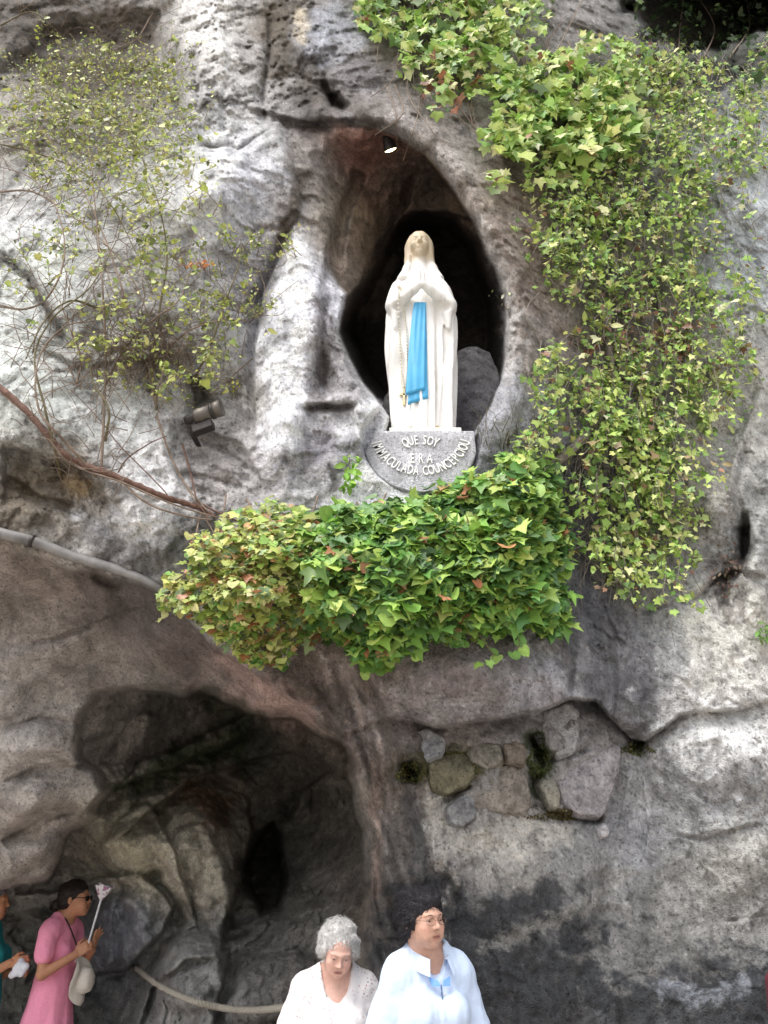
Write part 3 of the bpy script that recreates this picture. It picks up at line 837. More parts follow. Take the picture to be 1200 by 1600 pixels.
T = np.array(TONES, float)
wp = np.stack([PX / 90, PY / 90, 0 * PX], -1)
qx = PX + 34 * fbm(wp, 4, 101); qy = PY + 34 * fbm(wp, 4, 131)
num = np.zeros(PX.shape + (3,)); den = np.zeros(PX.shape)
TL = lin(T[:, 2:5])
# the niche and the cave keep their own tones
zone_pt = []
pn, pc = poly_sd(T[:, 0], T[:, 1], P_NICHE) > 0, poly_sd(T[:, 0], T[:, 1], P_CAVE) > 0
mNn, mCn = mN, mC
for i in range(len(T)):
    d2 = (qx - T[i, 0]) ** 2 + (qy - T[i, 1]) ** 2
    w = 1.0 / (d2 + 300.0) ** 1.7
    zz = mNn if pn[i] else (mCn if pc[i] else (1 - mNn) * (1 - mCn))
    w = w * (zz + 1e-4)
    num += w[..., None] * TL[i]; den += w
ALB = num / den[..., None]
GLOSS = np.zeros(PX.shape)


def stain(pts, r, col, op, rag=1.0, freq=40.0, seed=0, along=None):
    """a stain with a ragged edge along a polyline (px)"""
    global ALB
    x0 = min(p[0] for p in pts) - 3 * r; x1 = max(p[0] for p in pts) + 3 * r
    y0 = min(p[1] for p in pts) - 3 * r; y1 = max(p[1] for p in pts) + 3 * r
    i0, i1 = np.searchsorted(gx, [x0, x1]); j0, j1 = np.searchsorted(gy, [y0, y1])
    if i1 <= i0 or j1 <= j0: return
    sl = (slice(j0, j1), slice(i0, i1))
    X, Yy = PX[sl], PY[sl]
    f = np.stack([X / freq, Yy / (freq * (along or 1)), 0 * X], -1)
    nz = fbm(f, 5, 200 + seed, 0.6)
    if len(pts) == 1:
        d = np.hypot(X - pts[0][0], Yy - pts[0][1])
    else:
        d, _ = seg_dist(X, Yy, pts)
    m = sstep(1.25, 0.35, d / r + rag * nz) * op
    ALB[sl] = ALB[sl] * (1 - m[..., None]) + lin(col) * m[..., None]


WHITE = (246, 246, 250)
stain([(470, 400), (455, 480), (448, 600), (440, 690)], 30, WHITE, .75, .9, 30, 1, 4)
stain([(585, 640), (592, 670), (580, 700), (572, 760)], 20, WHITE, .9, .8, 24, 2)
stain([(330, 245), (315, 290), (290, 330)], 34, WHITE, .8, 1.1, 36, 3)
stain([(325, 10), (340, 60), (345, 100)], 26, (240, 236, 228), .8, 1.0, 26, 4, 3)
stain([(160, 660), (220, 700), (260, 770)], 44, (236, 234, 231), .75, 1.3, 44, 5)
stain([(140, 800), (200, 810), (230, 830)], 26, (226, 224, 222), .8, 1.2, 26, 6)
stain([(20, 560), (100, 600), (180, 640)], 60, (222, 227, 219), .6, 1.2, 60, 7)
stain([(60, 480), (130, 560)], 60, (222, 226, 220), .5, 1.2, 60, 8)
stain([(30, 750), (110, 760), (160, 790)], 26, (120, 104, 80), .7, 1.4, 30, 9)
stain([(110, 752), (130, 765)], 16, (176, 146, 96), .85, 1.0, 20, 10)
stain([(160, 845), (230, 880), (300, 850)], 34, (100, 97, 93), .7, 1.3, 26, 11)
stain([(500, 480), (508, 560), (495, 630)], 16, (104, 90, 84), .7, 1.5, 12, 12, 2)
stain([(520, 735), (524, 760)], 13, (62, 54, 46), .85, 1.0, 14, 13)
stain([(455, 720), (520, 690), (560, 700)], 26, (118, 115, 124), .6, 1.2, 26, 14)
stain([(430, 20), (445, 60), (430, 110)], 26, (92, 80, 60), .75, 1.3, 24, 15)
stain([(470, 110), (510, 150), (580, 180)], 24, (104, 94, 84), .6, 1.4, 22, 16)
stain([(470, 20), (470, 60)], 12, (214, 196, 160), .6, 1.2, 16, 161)
stain([(505, 80), (515, 30), (560, 60)], 26, (172, 176, 188), .6, 1.3, 22, 162)
stain([(450, 320), (420, 400), (405, 480)], 22, (112, 104, 100), .65, 1.4, 22, 17, 3)
stain([(475, 270), (455, 340), (430, 400)], 12, (92, 78, 60), .7, 1.2, 16, 18, 3)
stain([(0, 395), (50, 440), (95, 520)], 9, (82, 76, 66), .8, 1.0, 20, 19)
stain([(120, 560), (200, 560), (290, 530)], 50, (168, 156, 146), .5, 1.4, 40, 191)
stain([(820, 250), (850, 400), (850, 560)], 55, (134, 112, 94), .55, 1.3, 24, 20)
stain([(745, 345), (790, 440), (800, 520), (795, 600)], 12, (190, 184, 178), .5, 1.3, 18, 21)
stain([(900, 980), (950, 980), (960, 1040)], 50, (88, 87, 90), .75, 1.3, 22, 22, 3)
stain([(880, 820), (900, 900), (920, 960)], 34, (96, 98, 110), .6, 1.3, 26, 23, 3)
stain([(660, 1050), (760, 1060), (840, 1040)], 46, (128, 112, 108), .4, 1.5, 30, 24)
stain([(840, 1020), (860, 1070), (800, 1100)], 24, (182, 180, 184), .6, 1.4, 24, 25)
stain([(680, 1105), (740, 1100)], 16, (176, 172, 172), .5, 1.4, 24, 251)
stain([(620, 1190), (640, 1205)], 26, (58, 58, 28), .9, 1.0, 20, 26)
stain([(665, 1200), (700, 1190), (735, 1190)], 30, (84, 82, 38), .9, 1.0, 16, 27)
stain([(835, 1160), (850, 1190), (840, 1230)], 20, (58, 68, 26), .9, 1.1, 18, 28)
stain([(850, 1260), (880, 1275), (930, 1275)], 14, (60, 50, 30), .85, 1.2, 14, 29)
stain([(680, 1250), (690, 1300), (720, 1320), (800, 1320), (870, 1300)], 26, (190, 182, 168), .7, 1.5, 22, 30)
stain([(680, 1290), (690, 1340), (705, 1400), (690, 1450)], 13, (214, 204, 190), .75, 1.6, 10, 31, 4)
stain([(640, 1250), (660, 1320), (665, 1400)], 20, (74, 72, 74), .7, 1.4, 16, 32, 4)
stain([(1010, 1120), (1012, 1200), (1000, 1290)], 13, (214, 212, 212), .55, 1.7, 9, 33, 5)
stain([(1060, 1140), (1150, 1130), (1190, 1200)], 60, (222, 220, 216), .55, 1.5, 26, 34)
stain([(1050, 1200), (1090, 1250), (1180, 1230)], 40, (124, 124, 126), .5, 1.7, 18, 35)
stain([(1000, 980), (1010, 1080), (1000, 1130)], 22, (100, 99, 104), .6, 1.3, 20, 36, 3)
stain([(1120, 960), (1180, 1000), (1130, 1060)], 50, (218, 213, 200), .6, 1.5, 30, 37)
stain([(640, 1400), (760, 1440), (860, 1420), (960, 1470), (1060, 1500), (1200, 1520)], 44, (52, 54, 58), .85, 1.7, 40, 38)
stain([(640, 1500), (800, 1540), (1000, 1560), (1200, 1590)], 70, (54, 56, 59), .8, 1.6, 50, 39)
stain([(760, 1480), (860, 1440), (930, 1410), (980, 1360)], 12, (160, 156, 146), .55, 1.7, 18, 40)
stain([(980, 1480), (1100, 1440), (1190, 1450)], 60, (150, 147, 140), .5, 1.8, 26, 41)
stain([(1040, 1540), (1100, 1560), (1160, 1540)], 16, (150, 156, 166), .5, 1.7, 18, 42)
stain([(350, 1030), (400, 1065), (450, 1100), (480, 1108)], 24, (176, 140, 126), .5, 1.3, 30, 43)
stain([(0, 870), (60, 900), (140, 900)], 40, (164, 146, 132), .5, 1.4, 40, 44)
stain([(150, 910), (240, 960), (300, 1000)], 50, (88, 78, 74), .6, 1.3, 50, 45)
stain([(300, 1240), (340, 1255), (330, 1290)], 26, (120, 78, 48), .6, 1.3, 20, 46)
stain([(200, 1320), (215, 1340)], 22, (190, 180, 146), .7, 1.3, 20, 47)
stain([(290, 1400), (350, 1380), (330, 1330)], 40, (168, 160, 142), .5, 1.5, 26, 48)
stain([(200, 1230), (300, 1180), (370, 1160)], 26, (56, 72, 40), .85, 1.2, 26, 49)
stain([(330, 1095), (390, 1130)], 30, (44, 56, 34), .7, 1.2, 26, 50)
stain([(585, 1200), (590, 1300), (588, 1400)], 10, (150, 124, 108), .6, 1.3, 18, 51, 4)
stain([(400, 1000), (460, 1060), (520, 1110), (560, 1200)], 20, (82, 66, 56), .6, 1.4, 18, 52)
stain([(520, 1020), (580, 1100), (600, 1180)], 34, (150, 132, 122), .5, 1.5, 14, 53, 4)
stain([(1160, 830), (1160, 880)], 13, (84, 72, 68), .8, 1.2, 16, 54)
stain([(1120, 890), (1140, 960)], 22, (96, 84, 80), .6, 1.6, 16, 55)
# glossy, hand-worn stone low in the cave
GLOSS = np.maximum(GLOSS, np.exp(-(((PX - 185) / 110) ** 2 + ((PY - 1450) / 80) ** 2)))
GLOSS = np.maximum(GLOSS, .5 * np.exp(-(((PX - 320) / 120) ** 2 + ((PY - 1500) / 80) ** 2)))
GLOSS = np.maximum(GLOSS, .35 * np.exp(-(((PX - 450) / 40) ** 2 + ((PY - 560) / 160) ** 2)))
ps_ = np.sin((PX - (PY - 1100) * 0.30) * 0.30 + 5 * fbm(P0 * 2.2, 3, 66)); ALB *= (1 + .28 * pil * ps_)[..., None]
# fine mottling in the stone itself: grey lichen and dark pits
mot = fbm(P0 * 14, 5, 301, 0.62); mot2 = fbm(P0 * np.array([22, 22, 7]), 4, 333, 0.6)
ALB *= np.clip(1 + 0.26 * mot[..., None] + 0.18 * mot2[..., None], .35, 1.7)
pw = P0 + .08 * np.stack([fbm(P0 * 5, 3, 95), fbm(P0 * 5, 3, 96), fbm(P0 * 5, 3, 97)], -1)
mp_ = fbm(pw * 4.5, 5, 361, .62); mp2 = fbm(pw * np.array([9, 9, 6]), 5, 365, .62)
ALB *= (1 - .20 * sstep(.10, .22, mp_) - .14 * sstep(.14, .26, mp2))[..., None]
ALB *= (1 + .10 * sstep(.12, .26, -mp_) + .08 * sstep(.16, .30, -mp2))[..., None]
vein = np.exp(-(np.abs(fbm(pw * 3.3, 4, 381, .55)) / .012) ** 2) * sstep(.0, .2, fbm(P0 * 1.7, 2, 383))
ALB *= (1 - .38 * vein)[..., None]
stk = fbm(P0 * np.array([7.0, 3.0, .55]) + .5 * np.stack([fbm(P0 * 2, 2, 91)] * 3, -1), 4, 341, .6)
ALB *= (1 - .42 * sstep(.05, .45, stk) * (1 - mC) * (1 - mN) * sstep(.05, .3, fbm(P0 * .9, 2, 343) + .2))[..., None]
lich = sstep(.28, .5, fbm(P0 * 30, 3, 351)) * (1 - mC) * (1 - mN) * sstep(.12, .3, ALB.mean(-1))
ALB = ALB * (1 - .35 * lich[..., None]) + .35 * lich[..., None] * lin((214, 212, 206))
lich = sstep(.30, .5, fbm(P0 * 26 + 9, 3, 371)) * (1 - mC)
ALB = ALB * (1 - .5 * lich[..., None]) + .5 * lich[..., None] * lin((80, 76, 72))
lum_ = ALB.mean(-1, keepdims=True); ALB = lum_ + (ALB - lum_) * .74
ALB = np.clip(ALB * np.array([.975, .985, 1.012]) * 1.04 * (1 + .35 * mD[..., None]), 0.004, 0.82)

nr, ncol = PX.shape
jj, ii = np.meshgrid(np.arange(nr - 1), np.arange(ncol - 1), indexing='ij')
Q = np.stack([jj * ncol + ii, (jj + 1) * ncol + ii, (jj + 1) * ncol + ii + 1, jj * ncol + ii + 1], -1).reshape(-1, 4)
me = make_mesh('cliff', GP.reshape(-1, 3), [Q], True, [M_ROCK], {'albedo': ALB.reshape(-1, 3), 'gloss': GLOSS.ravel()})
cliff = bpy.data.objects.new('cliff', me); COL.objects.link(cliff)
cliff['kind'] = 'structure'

# ---- ground: stone paving in front of the rock (below the picture)
g = simple_mat('paving', tuple(lin((168, 160, 150))), 0.85, var=0.25, scale=1.5, bump=0.3)
V = np.array([(-60, -60, 0), (60, -60, 0), (60, 30, 0), (-60, 30, 0)], float)
gm = make_mesh('ground', V, [np.array([[0, 1, 2, 3]])], False, [g])
go = bpy.data.objects.new('ground', gm); COL.objects.link(go); go['kind'] = 'structure'


# ---- separate stones bedded in the wall below the ledge
def stone_mesh(name, outline, Yf, thick, col, seed, bulge=0.05, h=.011):
    """a broken block of stone: flat facets cut to the outline (px on its face), given depth and real thickness"""
    r = np.random.default_rng(seed)
    o = at(np.array(outline, float)[:, 0], np.array(outline, float)[:, 1], Yf); X, Z = o[:, 0], o[:, 2]
    c = np.array([X.mean(), Yf, Z.mean()])
    F = Field((X.min() - .04, Yf - bulge - .04, Z.min() - .04), (X.max() + .04, Yf + thick + .03, Z.max() + .04), h)
    p = F.pts((slice(None),) * 3); q = p - c
    pl = []
    n = len(outline); area = sum(X[k] * Z[(k + 1) % n] - X[(k + 1) % n] * Z[k] for k in range(n)); sg = 1 if area > 0 else -1
    for k in range(n):
        a, b = np.array([X[k], Z[k]]), np.array([X[(k + 1) % n], Z[(k + 1) % n]]); e = b - a; nn = np.array([e[1], -e[0]]) * sg; nn /= np.linalg.norm(nn) + 1e-9
        m = (a + b) / 2 - c[[0, 2]]; t = r.uniform(-.30, -.05)
        v = np.array([nn[0], t, nn[1]]); v /= np.linalg.norm(v)
        pl.append((v, v[0] * m[0] + v[2] * m[1]))
    for k in range(4):
        v = np.array([r.normal(0, .28), -1, r.normal(.1, .28)]); v /= np.linalg.norm(v); pl.append((v, bulge * r.uniform(.7, 1.1)))
    pl.append((np.array([0, 1.0, 0]), thick))
    d = np.full(p.shape[:-1], -1.0)
    for v, off in pl:
        e = (q @ v) - off; kk = .014
        hh = np.maximum(kk - np.abs(d - e), 0) / kk; d = np.maximum(d, e) + hh * hh * kk * .25
    d = d + .010 * fbm(p * 16, 3, seed) + .004 * ridged(p * 40, 2, seed + 3)
    F.a = d.astype(np.float32); V, Q = F.mesh()
    nz = fbm(V * 14, 4, seed + 5); n2 = fbm(V * 45, 3, seed + 7)
    al = lin(col) * np.clip(1 + .6 * nz + .35 * n2, .35, 1.6)[:, None]
    return make_mesh(name, V, Q, True, [M_ROCK2], {'albedo': np.clip(al, 0, .85), 'gloss': np.zeros(len(V))})


STONES = [
    ([(858, 1112), (885, 1102), (902, 1112), (904, 1145), (895, 1170), (876, 1180), (862, 1160), (852, 1135)], (176, 178, 182), .05),
    ([(884, 1192), (912, 1170), (940, 1158), (962, 1170), (968, 1205), (952, 1240), (944, 1270), (905, 1268), (882, 1250), (876, 1220)], (182, 176, 182), .07),
    ([(744, 1228), (770, 1205), (800, 1200), (820, 1215), (826, 1250), (818, 1272), (780, 1268), (748, 1262)], (142, 132, 122), .05),
    ([(702, 1262), (726, 1244), (740, 1252), (742, 1278), (722, 1290), (706, 1286)], (146, 147, 150), .04),
    ([(932, 1292), (944, 1284), (954, 1292), (950, 1308), (938, 1311)], (214, 210, 216), .04),
    ([(640, 1150), (668, 1140), (694, 1158), (690, 1180), (668, 1188), (645, 1178)], (168, 172, 180), .05),
    ([(672, 1196), (700, 1176), (728, 1182), (742, 1204), (728, 1226), (700, 1238), (678, 1226)], (112, 106, 80), .06),
    ([(735, 1170), (760, 1160), (782, 1168), (784, 1190), (762, 1200), (740, 1190)], (148, 142, 130), .04),
    ([(790, 1162), (812, 1156), (822, 1172), (818, 1192), (796, 1190)], (138, 124, 110), .04),
    ([(846, 1228), (864, 1196), (872, 1226), (876, 1258), (862, 1262)], (146, 142, 128), .03),
]
for k, (ol, colr, bl) in enumerate(STONES):
    cc_ = np.mean(ol, 0); ol = [tuple(cc_ + (np.array(q_) - cc_) * (1.14 if k != 4 else 1)) for q_ in ol]; colr = tuple(.7 * np.array(colr) + .3 * np.array((140, 138, 134))); bl *= .8
    xs_, ys_ = np.array(ol, float).T
    yf = float(np.median(surf(xs_, ys_))) - 0.022
    put('stone', stone_mesh('stone', ol, yf, 0.2, colr, 40 + k, bl), cliff)
# ================================================================== statue in the niche
ST_X = float(at(660, 600, 4.3)[0]); ST_Y = 4.30; ST_Z = 4.096
M_MARBLE = simple_mat('painted_marble', (1, 1, 1), 0.55, var=0.06, scale=14, bump=0.10, attr='tint', spec=0.4, bscale=60)
M_BLUE = simple_mat('blue_paint', tuple(lin((74, 166, 212))), 0.5, var=0.12, scale=12, bump=0.05)
M_GOLD = simple_mat('gilt', (0.62, 0.53, 0.32), 0.5, 0.3, var=0.3, scale=60)
M_BEAD = simple_mat('beads', tuple(lin((222, 216, 200))), 0.5, var=0.2, scale=80)

statue = thing('statue', 'white marble statue of a praying veiled woman with blue sash in rock niche', 'statue', (ST_X, ST_Y, ST_Z))
ZA = [0.0, .06, .16, .26, .52, .80, 1.06, 1.24, 1.34, 1.41, 1.48, 1.54]
AA = [.184, .188, .190, .196, .210, .226, .228, .204, .172, .138, .102, .080]
BB = [.165, .165, .160, .158, .158, .160, .162, .155, .145, .130, .108, .085]
h = 0.0068
Fd = Field((-.32, -.30, -.02), (.32, .22, 1.95), h)
Gp = Fd.pts((slice(None),) * 3)
x, y, z = Gp[..., 0], Gp[..., 1], Gp[..., 2]
a = np.interp(z, ZA, AA).astype(np.float32); b = np.interp(z, ZA, BB).astype(np.float32)
th = np.arctan2(x / a, -y / b)                     # 0 in front
rr = np.sqrt((x / a) ** 2 + (y / b) ** 2)
at_ = np.abs(th)
wob = 0.25 * np.sin(z * 5 + 1.3 * np.sign(x)) * 0.3
# gown folds in front, mantle folds round the sides
gown = 0.011 * np.sin(th * 15 + 2.2 * np.sin(z * 2.3) + 1.0) + 0.008 * np.sin(th * 24 - z * 3.1)
gown *= np.clip((1.15 - z) * 2.2, 0, 1) * np.clip(z * 2.2 + .2, 0, 1)
mant = 0.014 * np.sin(th * 8 + z * 2.4 + wob) + 0.010 * np.sin(th * 17 - z * 5.0 + 2 * np.sin(3 * z))
edge = np.float32(0.92) + 0.10 * np.sin(z * 6.0 + (x > 0) * 1.7) + 0.05 * np.sin(z * 15 + (x > 0) * 3)
msel = 1 / (1 + np.exp(-(at_ - edge) / 0.03))
msel = msel * np.clip(z / .10, 0, 1)
flow = 0.018 * np.exp(-((at_ - edge - .06) / .09) ** 2)
disp = gown * (1 - msel) + (mant * .55 + 0.030 + flow) * msel
body = (rr - 1) * np.minimum(a, b) + 0.022 - disp
body = np.where(z > 1.62, 0.3, body); body = np.where(z < 0.03, np.maximum(body, 0.03 - z), body)
Fd.a = np.minimum(Fd.a, body.astype(np.float32))
# sleeves, forearms, praying hands
for s in (-1, 1):
    Fd.cap((s * .150, -.050, 1.285), (s * .186, -.110, 1.10), .056, .056, .05)
    Fd.cap((s * .190, -.120, 1.085), (s * .05, -.200, 1.165), .050, .032, .025)      # sleeve
    Fd.cap((s * .180, -.125, 1.06), (s * .182, -.115, .90), .038, .016, .04)            # hanging cuff
    Fd.cap((s * .055, -.205, 1.15), (s * .018, -.225, 1.18), .027, .024, .02)       # wrist
    Fd.ell((s * .0135, -.222, 1.225), (.0135, .034, .06), .012)                     # palm
    for k, (yy, zz) in enumerate([(-.247, 1.318), (-.232, 1.340), (-.216, 1.334), (-.202, 1.308)]):
        Fd.cap((s * .0125, -.232 + k * .008, 1.26), (s * .009, yy + .004, zz), .0095, .007, .006)
    Fd.cap((s * .016, -.240, 1.20), (s * .012, -.262, 1.262), .010, .008, .008)     # thumb
# hollow of the dark sleeve mouths
for s in (-1, 1):
    Fd.ell((s * .150, -.175, 1.045), (.05, .05, .03), .02, sub=True)
# neck and head, tilted up a little
HC = np.array([0, -.035, 1.715]); tilt = R(6)
MH = np.array([[1, 0, 0], [0, math.cos(tilt), -math.sin(tilt)], [0, math.sin(tilt), math.cos(tilt)]])
def hp(p): return HC + MH @ np.array(p, float)
Fd.cap((0, -.02, 1.44), hp((0, 0, -.07)), .056, .046, .03)
Fd.ell(hp((0, .02, .03)), (.078, .098, .090), .03, MH)
Fd.ell(hp((0, -.022, -.035)), (.062, .075, .082), .03, MH)
Fd.ell(hp((0, -.072, -.098)), (.024, .022, .020), .03, MH)
Fd.cap(hp((-.035, -.086, .018)), hp((.035, -.086, .018)), .012, .012, .02)
Fd.cap(hp((0, -.094, .012)), hp((0, -.116, -.030)), .009, .0135, .012)
for s in (-1, 1):
    Fd.ell(hp((s * .031, -.101, .000)), (.017, .013, .011), .012, MH, True)
    Fd.ell(hp((s * .031, -.086, -.001)), (.015, .011, .0085), .006, MH)
    Fd.ell(hp((s * .037, -.068, -.036)), (.024, .024, .026), .03, MH)
    Fd.ell(hp((s * .011, -.106, -.033)), (.009, .009, .007), .006, MH)
Fd.cap(hp((-.018, -.094, -.060)), hp((.018, -.094, -.060)), .0065, .0065, .008)
Fd.cap(hp((-.015, -.093, -.073)), hp((.015, -.093, -.073)), .0075, .0075, .008)
Fd.cap(hp((-.03, -.110, -.0665)), hp((.03, -.110, -.0665)), .006, .006, .006, True)
# veil: a hood over the head that falls in two bands to the shoulders
V_ = Field((-.2, -.2, 1.38), (.2, .2, 1.90), h)
V_.ell(hp((0, .028, .036)), (.090, .104, .100), .02, MH)
for s in (-1, 1):
    V_.cap(hp((s * .070, .0, .02)), (s * .074, -.020, 1.60), .026, .026, .03)
    V_.cap((s * .074, -.020, 1.60), (s * .088, -.040, 1.50), .026, .030, .02)
    V_.cap((s * .088, -.040, 1.50), (s * .125, -.060, 1.38), .030, .042, .03)
    V_.cap(hp((s * .05, .05, 0)), (s * .06, .05, 1.45), .055, .06, .04)
V_.ell(hp((0, -.075, -.035)), (.060, .09, .112), .015, MH, True)
V_.cap((0, -.06, 1.56), (0, -.10, 1.42), .058, .060, .02, True)
Gv = V_.pts((slice(None),) * 3)
tv = np.arctan2(Gv[..., 0], -Gv[..., 1]); V_.a += (0.0015 * np.sin(tv * 10 + Gv[..., 2] * 8)).astype(np.float32)
w = Fd.win((-.2, -.2, 1.38), (.2, .2, 1.90))
# resample the veil onto the statue's grid (both share the spacing)
ix = np.clip(np.round((Fd.x[w[0]] - V_.x[0]) / h).astype(int), 0, len(V_.x) - 1); iy = np.clip(np.round((Fd.y[w[1]] - V_.y[0]) / h).astype(int), 0, len(V_.y) - 1)
iz = np.clip(np.round((Fd.z[w[2]] - V_.z[0]) / h).astype(int), 0, len(V_.z) - 1)
Fd.blend(w, V_.a[np.ix_(ix, iy, iz)], 0.006)
Vs, Qs = Fd.mesh(); Vsm = smooth_mesh(Vs, Qs, 3, .5); hm = sstep(1.60, 1.72, Vs[:, 2] + Vs[:, 1] * .9)[:, None]; Vs = smooth_mesh(Vs, Qs, 1, .4) * (1 - hm) + Vsm * hm
Fgrid = Fd


def stat_front(xl, zl):
    """front depth of the figure at local x, z"""
    i = int(np.clip(round((xl - Fgrid.x[0]) / h), 0, len(Fgrid.x) - 1)); k = int(np.clip(round((zl - Fgrid.z[0]) / h), 0, len(Fgrid.z) - 1))
    col = np.nonzero(Fgrid.a[i, :, k] < 0)[0]
    return float(Fgrid.y[col[0]]) if len(col) else -.15


nz = fbm(Vs * 9, 4, 801); n2 = fbm(Vs * np.array([30, 30, 5]), 3, 811)
white = lin((232, 230, 226)); ochre = lin((190, 168, 128)); greyd = lin((186, 180, 170))
dust = sstep(1.34, 1.60, Vs[:, 2] + .06 * nz)
fc = sstep(.02, .0, np.abs(Vs[:, 2] - 1.62) - .2) * dust
colr = white * (1 - .45 * dust[:, None]) + greyd * .45 * dust[:, None]
hd = sstep(1.50, 1.62, Vs[:, 2])[:, None]
colr = colr * (1 - .75 * hd) + ochre * .75 * hd
arm = np.exp(-((Vs[:, 2] - 1.07) / .08) ** 2) * (np.abs(Vs[:, 0]) > .06) * (Vs[:, 1] < -.1)
drt = (sstep(.15, .5, n2) * .35 + .25 * arm)[:, None]
colr = colr * (1 - drt) + greyd * drt
me = make_mesh('figure', Vs + np.array([ST_X, ST_Y, ST_Z]), Qs, True, [M_MARBLE], {'tint': colr})
put('figure', me, statue)
# plinth
Vb, Fb = box((0, 0, 0), (.225, .19, .028), None, .006)
Vb = Vb + np.array([ST_X, ST_Y - .002, ST_Z + .028])
put('plinth', make_mesh('plinth', Vb, Fb, False, [simple_mat('plinth_stone', tuple(lin((226, 222, 214))), .6, var=.15, scale=12, bump=.15)]), statue)
# sash: two tails of painted cloth hanging from the waist
def sash(x0t, x1t, x0b, x1b, zt, zb0, zb1, lift, ph):
    nu, nv = 15, 34; V = np.zeros((nv, nu, 3))
    for j in range(nv):
        t = j / (nv - 1)
        for i in range(nu):
            s = i / (nu - 1)
            xt = x0t + (x1t - x0t) * s; xb = x0b + (x1b - x0b) * s
            zb = zb0 + (zb1 - zb0) * s
            zz = zt + (zb - zt) * t; xx = xt + (xb - xt) * (t ** .75)
            pl = .006 * math.sin(s * 17 + ph + 1.5 * t) * (1 - .55 * t)
            V[j, i] = (xx, min(stat_front(xx + dx_, min(max(zz + dz_, .08), 1.04)) for dx_ in (-.03, -.015, 0, .015, .03) for dz_ in (-.02, .02)) - lift - .004 + pl, zz)
    V[:, :, 1] = np.minimum(V[:, :, 1], np.minimum.accumulate(V[:, :, 1], 0) * .0 + V[:, :, 1])
    V[:, :, 1] = .35 * V[:, :, 1] + .65 * V[:, :, 1].mean(1, keepdims=True) + .0
    for _ in range(6):
        V[1:-1, :, 1] = .5 * V[1:-1, :, 1] + .25 * (V[:-2, :, 1] + V[2:, :, 1])
    B = V.copy(); B[:, :, 1] += .012
    A = np.vstack([V.reshape(-1, 3), B.reshape(-1, 3)]); o = nu * nv
    j, i = np.meshgrid(np.arange(nv - 1), np.arange(nu - 1), indexing='ij')
    q = np.stack([j * nu + i, (j + 1) * nu + i, (j + 1) * nu + i + 1, j * nu + i + 1], -1).reshape(-1, 4)
    rim = [k for k in range(nu)] + [k * nu + nu - 1 for k in range(1, nv)] + [(nv - 1) * nu + k for k in range(nu - 2, -1, -1)] + [k * nu for k in range(nv - 2, 0, -1)]
    r0 = np.array(rim); r1 = np.roll(r0, -1)
    return A, [np.vstack([q, q[:, ::-1] + o, np.stack([r0, r1, r1 + o, r0 + o], -1)])]
off = np.array([ST_X, ST_Y, ST_Z])
A1, f1 = sash(-.050, .030, -.120, .006, 1.085, .330, .370, .012, 0)
put('sash', make_mesh('sash', A1 + off, f1, True, [M_BLUE]), statue)
A2, f2 = sash(-.040, .030, -.105, .026, 1.085, .265, .310, .000, 1.4)
put('sash', make_mesh('sash', A2 + off, f2, True, [M_BLUE]), statue)
Aw, fw = tube([(-.20, stat_front(-.2, 1.12) - .004, 1.125), (-.12, stat_front(-.12, 1.12) - .004, 1.125), (0, stat_front(0, 1.13) - .002, 1.13), (.12, stat_front(.12, 1.12) - .004, 1.125), (.2, stat_front(.2, 1.12) - .004, 1.125)], .014, 8)
# rosary: two strings of beads hanging from the forearm, cross at the end
uv = lathe([(0.0, -1), (.5, -.87), (.87, -.5), (1, 0), (.87, .5), (.5, .87), (0.0, 1)], 8)
ros = []
def beads(path, n, r):
    for p in spline(path, n):
        ros.append((uv[0] * r + p, uv[1]))
def sf(xl, zl, l=.014): return (xl, stat_front(xl, zl) - l, zl)
beads([sf(-.150, 1.20), sf(-.160, 1.10), sf(-.152, .90), sf(-.148, .70), sf(-.138, .50), sf(-.130, .42)], 40, .0075)
beads([sf(-.125, 1.17), sf(-.118, 1.02), sf(-.108, .85), sf(-.104, .66), sf(-.108, .50), sf(-.118, .42)], 40, .0075)
beads([sf(-.165, 1.24), sf(-.14, 1.24), sf(-.125, 1.17)], 9, .0085)
Vr, Fr = merge(ros)
rosary = put('rosary', make_mesh('rosary', Vr + off, Fr, True, [M_BEAD]), statue)
cz = .345; cy = stat_front(-.128, cz) - .012
c1 = box((-.128, cy, cz), (.008, .005, .065), None, .002); c2 = box((-.128, cy - .0005, cz + .018), (.030, .0045, .008), None, .002)
V, Fq = merge([c1, c2])
put('cross', make_mesh('cross', V + off, Fq, False, [M_GOLD]), rosary)
# gilt rose on each foot
for sx in (-.085, .075):
    parts = []
    for k in range(5):
        an = k / 5 * 6.283
        M = frame_from((math.cos(an) * .7, -.8, math.sin(an) * .7))
        parts.append(lathe([(0, 0), (.008, .003), (.011, .008), (.009, .012)], 8, M, (sx + .007 * math.cos(an), stat_front(sx, .085) - .004, .085 + .007 * math.sin(an))))
    parts.append(lathe([(0, 0), (.006, .003), (.005, .010), (0, .012)], 8, frame_from((0, -1, .2)), (sx, stat_front(sx, .085) - .004, .085)))
    V, Fq = merge(parts)
    put('rose', make_mesh('rose', V + off, Fq, True, [M_GOLD]), statue)
    # toes under the rose
# ================================================================== inscribed stone under the statue
PLQ_Y = 4.055
c0 = at(657, 690, PLQ_Y)
plaque = thing('inscribed_stone', 'grey half-round stone with white raised lettering under the statue', 'stone', (float(c0[0]), PLQ_Y, float(c0[2])))
M_PLQ = rock_material('plaque_stone', False)
